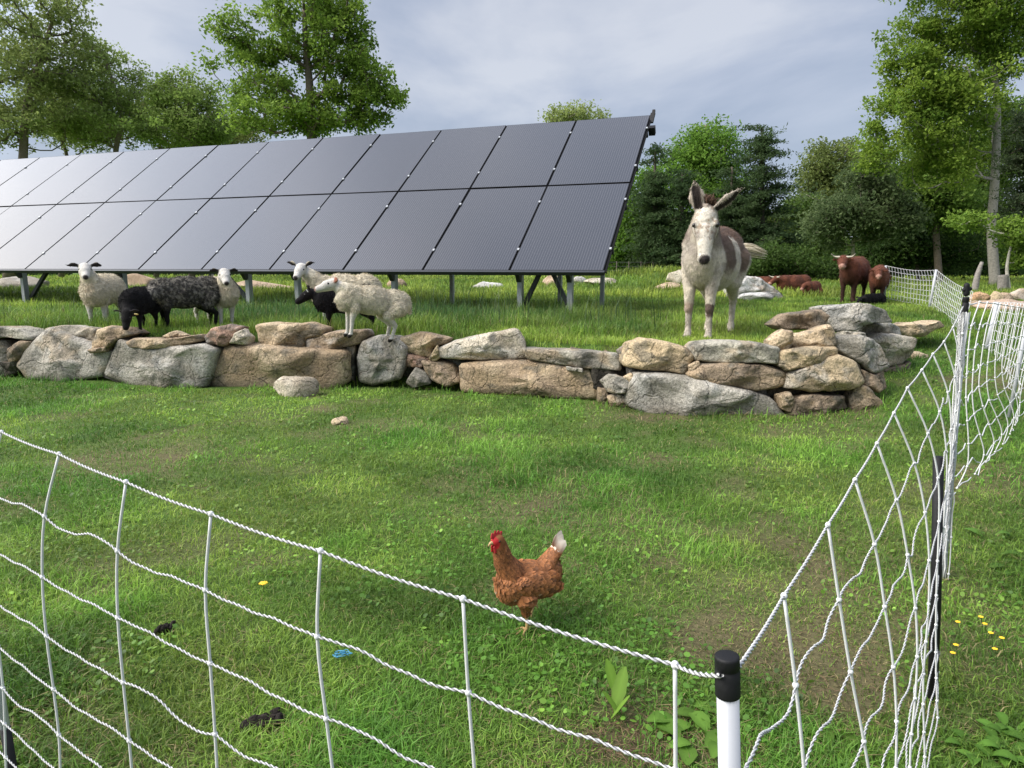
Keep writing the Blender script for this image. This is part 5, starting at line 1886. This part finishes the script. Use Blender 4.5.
# ------------------------------------------------------------------ grass
def blades(name, x, y, h, w, lean, cols, label, seed, parent=None):
    r3 = np.random.default_rng(seed)
    n = len(x)
    z = H(x, y)
    az = r3.uniform(0, 2 * math.pi, n)
    ld = np.stack([np.cos(az), np.sin(az), np.zeros(n)], 1)
    wdv = np.stack([-np.sin(az), np.cos(az), np.zeros(n)], 1)
    # many blades turn their face sideways to keep an even look
    tw = r3.normal(0, .7, n)[:, None]
    wdv = nrm(wdv + ld * tw)
    p = np.stack([x, y, z - .004], 1)
    up = np.array([0, 0, 1.])
    h_, l_, w_ = h[:, None], lean[:, None], w[:, None]
    m1 = p + up * h_ * .55 + ld * h_ * l_ * .28
    tip = p + up * h_ * (1 - .25 * np.minimum(l_, 1.6)) + ld * h_ * l_ * .95
    V = np.stack([p - wdv * w_ * .5, p + wdv * w_ * .5, m1 + wdv * w_ * .42, m1 - wdv * w_ * .42, tip], 1).reshape(-1, 3)
    i = np.arange(n)[:, None] * 5
    F = [i + np.array([[0, 1, 2, 3]]), i + np.array([[3, 2, 4]])]
    C = np.repeat(cols, 5, axis=0).reshape(n, 5, 3)
    C[:, 4] *= 1.12
    me = np_mesh(name, V, F, C.reshape(-1, 3), False)
    o = link(name, me, M_GRASS, parent)
    return tag(o, label, 'grass', kind='stuff')


def tones(x, y, r3, kind):
    p = np.stack([x, y], 1)
    n1 = fbm(p * .8, 3, 21)
    n2 = fbm(p * 3.0, 3, 22)
    t = np.clip(.5 + (n1 - .5) * 2.2 + (n2 - .5) * 1.2 + r3.normal(0, .25, len(x)), 0, 1)[:, None]
    if kind == 'lawn':
        c = np.array([.108, .205, .030]) * (1 - t) + np.array([.255, .355, .060]) * t
    else:
        c = np.array([.115, .210, .030]) * (1 - t) + np.array([.265, .350, .055]) * t
    c = c * (.70 + .60 * sst(.3, .7, fbm(p * 1.7 + 40, 4, 23)))[:, None] * r3.uniform(.58, 1.42, len(x))[:, None]
    return c


# lower lawn
r3 = np.random.default_rng(5)
n = 880000
t = r3.random(n)
y0, y1 = .45, 13.0
al = -.35
y = ((y0 ** al) + t * (y1 ** al - y0 ** al)) ** (1 / al)
x = (r3.random(n) * 2 - 1) * (.80 * y + 2.0)
dW = y - wall_y(x)
ok = ((dW < .05) & (x < 4.3)) | ((dW < .4) & (x >= 4.3) & (x < 13))
x, y, dW = x[ok], y[ok], dW[ok]
p2 = np.stack([x, y], 1)
bb = bare(x, y)
keep = r3.random(len(x)) > bb * .62
x, y, dW, bb, p2 = x[keep], y[keep], dW[keep], bb[keep], p2[keep]
lush = sst(.50, .70, fbm(p2 * 1.1 + 4, 3, 55))
for (cx, cy, r_, k) in ((0, 5.1, .55, 1.9), (.25, 4.7, .4, 1.2), (.5, 3.9, .35, .6), (-1.6, 7.2, .8, .5), (-.1, 2.75, .35, .5)):
    lush = lush + k * np.exp(-((x - cx) ** 2 + (y - cy) ** 2) / (r_ * r_))
right = sst(1.5, 2.4, x - .52 * (y - 1.5) + .4) * (y < 7)
nearwall = 1.5 * sst(-.40, -.05, dW)
lush = np.clip(lush * .85 + right * .9 + nearwall * .9 * sst(.35, .6, fbm(p2 * 2, 2, 66)), 0, 1.9)
n = len(x)
h = (.018 + .036 * r3.random(n)) * (1 + 1.5 * lush * r3.random(n)) * (1 - .45 * bb)
wd = r3.uniform(.0026, .0050, n) * np.maximum(1, y / 3.6) ** .8
lean = np.clip(r3.gamma(2.2, .38, n), .1, 2.4)
cl = tones(x, y, r3, 'lawn')
lushc = np.clip(lush, 0, 1)[:, None]
cl = cl * (1 - .30 * lushc * np.array([.9, .15, .6]))
straw = r3.random(n) < (.06 + .25 * bb)
cl[straw] = np.array([.34, .28, .13]) * r3.uniform(.5, 1.25, (straw.sum(), 1))
h[straw] *= .8
lean[straw] = r3.uniform(1.2, 2.6, straw.sum())
blades('grass', x, y, h, wd, lean, cl, 'short patchy green lawn grass with straw coloured bits in front of the wall', 6)

# clover and small broad leaves in the turf
n = 52000
t = r3.random(n)
y = ((y0 ** al) + t * (9.5 ** al - y0 ** al)) ** (1 / al)
x = (r3.random(n) * 2 - 1) * (.80 * y + .8)
k = (y < wall_y(x) - .1) & (fbm(np.stack([x, y], 1) * 1.7 + 8, 3, 81) > .46) & (r3.random(n) > bare(x, y) * .6)
x, y = x[k], y[k]
n = len(x)
ctr = np.stack([x, y, H(x, y) + r3.uniform(.012, .034, n)], 1)
nn = nrm(r3.normal(0, .42, (n, 3)) + np.array([0, 0, 1]))
a = nrm(np.cross(nn, r3.normal(0, 1, (n, 3))))
b = np.cross(nn, a)
ls = (r3.uniform(.007, .014, n) * np.maximum(1, y / 4) ** .7)[:, None]
th = np.linspace(0, 2 * math.pi, 6, endpoint=False)
V = np.stack([ctr + a * ls * math.cos(q) + b * ls * .8 * math.sin(q) for q in th], 1).reshape(-1, 3)
cl = tones(x, y, r3, 'lawn') * np.array([.8, .95, .8])
o = link('clover', np_mesh('clover', V, [np.arange(6 * n).reshape(-1, 6)], np.repeat(cl, 6, axis=0), False), M_GRASS)
tag(o, 'small clover leaves spread through the lawn', 'clover', kind='stuff')

# terrace grass behind the wall
n = 250000
t = r3.random(n)
y0, y1, al = 7.0, 26.0, -.9
y = ((y0 ** al) + t * (y1 ** al - y0 ** al)) ** (1 / al)
x = (r3.random(n) * 2 - 1) * (.80 * y + 1.0)
dW = y - wall_y(x)
ok = (dW > .30) | ((x > 5.4) & (y > 9.8))
x, y, dW = x[ok], y[ok], dW[ok]
p2 = np.stack([x, y], 1)
n = len(x)
tuft = sst(.42, .66, fbm(p2 * 1.0, 3, 14))
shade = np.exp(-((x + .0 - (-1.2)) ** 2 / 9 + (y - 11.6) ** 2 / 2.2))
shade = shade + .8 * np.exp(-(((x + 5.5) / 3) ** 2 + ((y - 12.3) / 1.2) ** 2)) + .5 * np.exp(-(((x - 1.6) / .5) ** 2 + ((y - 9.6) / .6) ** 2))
tall = np.clip(.15 + .5 * tuft + .75 * shade, 0, 1.3)
tall = tall * np.where(x > 5.4, .6, sst(.25, .9, dW + .35)) * np.where(x > 1.9, .62, 1)
h = (.07 + .30 * tall * r3.random(n) ** .8) * r3.uniform(.6, 1.15, n)
wd = r3.uniform(.006, .011, n) * np.maximum(1, y / 12)
lean = np.clip(r3.gamma(2.0, .22, n), .05, 1.4)
cl = tones(x, y, r3, 'tall')
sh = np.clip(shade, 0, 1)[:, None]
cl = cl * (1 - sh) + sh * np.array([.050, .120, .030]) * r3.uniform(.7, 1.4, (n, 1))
dry = r3.random(n) < .05
cl[dry] = np.array([.24, .21, .09]) * r3.uniform(.6, 1.1, (dry.sum(), 1))
k = (x > 6.2) & (y < 14)
cl[k] = cl[k] * np.array([.85, .9, .9])
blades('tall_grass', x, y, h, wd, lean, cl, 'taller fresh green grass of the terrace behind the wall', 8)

# grass of the far field
n = 90000
t = r3.random(n)
y0, y1, al = 20.0, 62.0, -1.0
y = ((y0 ** al) + t * (y1 ** al - y0 ** al)) ** (1 / al)
x = (r3.random(n) * 2 - 1) * (.80 * y + 1.0)
h = r3.uniform(.08, .30, n)
wd = r3.uniform(.02, .035, n) * y / 24
lean = np.clip(r3.gamma(2.0, .25, n), .05, 1.4)
cl = tones(x * .4, y * .4, r3, 'tall') * np.array([1.15, 1.05, 1.1])
blades('field_grass', x, y, h, wd, lean, cl, 'light green grass of the far field', 9)

# tall seeding stems near the array posts
x = np.concatenate([rng.normal(-1.0, 1.1, 160), rng.normal(-5.6, 1.2, 110), rng.normal(1.6, .35, 45)])
y = np.concatenate([rng.normal(11.2, .7, 160), rng.normal(12.4, .6, 110), rng.normal(10.2, .5, 45)])
k = y > wall_y(x) + .5
x, y = x[k], y[k]
n = len(x)
blades('grass_stems', x, y, rng.uniform(.35, .75, n), rng.uniform(.008, .013, n), rng.uniform(.05, .35, n), np.tile([.05, .09, .03], (n, 1)) * rng.uniform(.7, 1.4, (n, 1)), 'tall thin grass stems under and beside the solar array', 10)

# ------------------------------------------------------------------ small plants and litter on the lawn
def leafy(name, label, pts, sizes, col, seed, cat='plant', lift=.35, group=None, upright=False):
    r4 = np.random.default_rng(seed)
    c = np.mean([q for q in pts], axis=0) + np.array([0, 0, .006])
    root = MB()
    for q, L in zip(pts, sizes):
        q = np.asarray(q, float)
        az = r4.uniform(0, 2 * math.pi)
        d_ = np.array([math.cos(az), math.sin(az), 0])
        s_ = np.array([-d_[1], d_[0], 0])
        rise = r4.uniform(.15, lift) if not upright else r4.uniform(1.0, 1.8)
        n = 8
        rows = []
        for k in range(n):
            t = k / (n - 1)
            ctr = q + d_ * L * t + np.array([0, 0, 1]) * L * (rise * t - (rise * .8) * t * t * (0 if upright else 1)) + np.array([0, 0, .012])
            wv = L * .30 * math.sin(math.pi * min(1, t * .93 + .04)) ** .7 * (1 + .08 * math.sin(t * 17 + az))
            cr = np.array([0, 0, -1]) * wv * .25
            rows += [ctr - s_ * wv - cr, ctr + cr * .0, ctr + s_ * wv - cr]
        i = np.arange(n - 1)[:, None] * 3
        F = np.concatenate([i + np.array([[0, 1, 4, 3]]), i + np.array([[1, 2, 5, 4]])])
        cc = np.tile(np.array(col) * r4.uniform(.75, 1.2), (n * 3, 1))
        cc[1::3] *= 1.3
        root.add(np.array(rows), F, cc)
        root.add(*tube([c, (c + q) / 2 + np.array([0, 0, .008]), q + np.array([0, 0, .012])], .0018, 5), np.array(col) * .9)
    o = root.build(name, M_LEAF)
    return tag(o, label, cat, group)


def lawn(u, v):
    p = G(u, v, 0)
    p[2] = float(H(p[0], p[1]))
    return p


r4 = np.random.default_rng(3)
pts = [lawn(u + r4.normal(0, 2), v + r4.normal(0, 2)) for u, v in ((688, 712), (700, 722), (660, 735), (712, 735), (690, 742), (706, 752), (668, 752), (680, 724), (720, 748), (695, 730), (655, 722))]
leafy('weed_plant', 'broad leaved weed growing beside the foreground post', pts, r4.uniform(.075, .12, len(pts)), (.12, .23, .035), 31, lift=.7)
pts = [lawn(u, v) for u, v in ((614, 714), (617, 700), (611, 720), (620, 716))]
leafy('weed_plant', 'small pale weed with an upright leaf on the lawn below the hen', pts, (.085, .07, .06, .06), (.16, .28, .04), 32, upright=True)
pts = [lawn(u, v) for u, v in ((825, 738), (832, 744), (815, 748), (842, 735), (848, 748), (806, 740), (838, 752))]
leafy('weed_plant', 'patch of rounded weed leaves right of the foreground post', pts, r4.uniform(.05, .075, 7), (.12, .22, .035), 33, lift=.7)
pts = [lawn(r4.uniform(962, 1024), r4.uniform(728, 768)) for _ in range(34)]
leafy('weed_plant', 'leafy weed clump in the bottom right corner', pts, r4.uniform(.04, .075, 34), (.11, .23, .035), 34, lift=1.2)
pts = [lawn(u + r4.normal(0, 5), v + r4.normal(0, 4)) for u, v in ((985, 545), (1000, 555), (1015, 545), (1005, 565), (1020, 560), (990, 570), (1012, 575))]
leafy('weed_plant', 'low leafy weed at the right edge above the yellow buttercups', pts, r4.uniform(.06, .10, 7), (.10, .20, .035), 35, lift=1.0)
# buttercups
M_YEL = plain('buttercup_petal', (.85, .55, .02), .4)
for k, (u, v) in enumerate(((958, 622), (981, 617), (991, 633), (1002, 638), (956, 645), (953, 653), (995, 649), (985, 624))):
    b0 = lawn(u, v + 26)
    c = P(u, v, b0[1] + .01)
    st_ = MB().add(*tube(crom([b0, (b0 + c) / 2 + np.array([.006, 0, 0]), c], 4), .0012, 5), (.06, .11, .025)).build('buttercup', M_GRASS)
    tag(st_, 'yellow buttercup on a thin stem in the grass right of the netting', 'flower', 'buttercups right of the netting')
    mb = MB()
    for q in range(5):
        an = q * 2 * math.pi / 5
        V, F = ell_vf(c + np.array([math.cos(an) * .0052, math.sin(an) * .0052, .0015]), (.0052, .0045, .0022), n=8, m=6)
        mb.add(V, F)
    mb.build('petals', M_YEL, st_)
b0 = lawn(264, 592)
c = b0 + np.array([0, 0, .05])
st_ = MB().add(*tube([b0, c], .002, 5), (.06, .11, .025)).build('dandelion', M_GRASS)
tag(st_, 'single yellow dandelion on the lawn left of the hen', 'flower')
mb = MB()
for q in range(26):
    an, rr = q * 2.4, .018 * math.sqrt((q + 1) / 26)
    V, F = ell_vf(c + np.array([math.cos(an) * rr, math.sin(an) * rr, .004 - rr * .2]), (.004, .004, .003), n=6, m=5)
    mb.add(V, F)
mb.build('flower_head', M_YEL, st_)
# blue twine scrap
b0 = lawn(344, 664)
mb = MB()
mtw = plain('blue_twine', (.03, .20, .33), .6)
for k in range(6):
    q = [b0 + np.array([rng.uniform(-.045, .05), rng.uniform(-.02, .02), .03 + rng.uniform(0, .02)]) for _ in range(4)]
    mb.add(*tube(crom(q, 5), .0015, 5))
tag(mb.build('twine', mtw), 'tangled scrap of blue twine on the lawn behind the net', 'twine')
# dung
def dung(u, v, L, W, label, seed):
    c = lawn(u, v)
    mb = MB()
    r5 = np.random.default_rng(seed)
    for k in range(12):
        t = r5.uniform(-.5, .5)
        V, F = ell_vf(c + np.array([t * L, t * .35 * L + r5.normal(0, W * .15), .014 + r5.uniform(0, .016)]), (L * .15, W * .3, .018), n=12, m=9)
        V = V + (vn(V * 90, seed)[:, None] - .5) * .012
        mb.add(V, F, np.array([.028, .022, .018]) * r5.uniform(.6, 1.5))
    tag(mb.build('dung', M_STONE), label, 'dung')


dung(262, 728, .125, .06, 'dark lump of dung on the lawn behind the net at the lower left', 1)
dung(165, 634, .06, .05, 'small dark dung patch on the lawn left of the middle net column', 2)
# dry straw lying in the worn patch by the post
mb = MB()
for k in range(420):
    u, v = rng.normal(628, 34), rng.normal(742, 16)
    if k > 260: u, v = rng.normal(845, 45), rng.normal(660, 40)
    c = lawn(u, v)
    az = rng.uniform(0, 6.28)
    L = rng.uniform(.02, .055)
    dv = np.array([math.cos(az), math.sin(az), rng.normal(0, .12)]) * L
    mb.add(*tube([c - dv / 2 + np.array([0, 0, .014]), c + np.array([0, 0, .018 + rng.uniform(0, .006)]), c + dv / 2 + np.array([0, 0, .012])], .0010, 4, False), np.array([.20, .13, .075]) * rng.uniform(.5, 1.5))
tag(mb.build('straw', M_GRASS), 'dry brown straw lying on the worn soil near the foreground post', 'straw', kind='stuff')
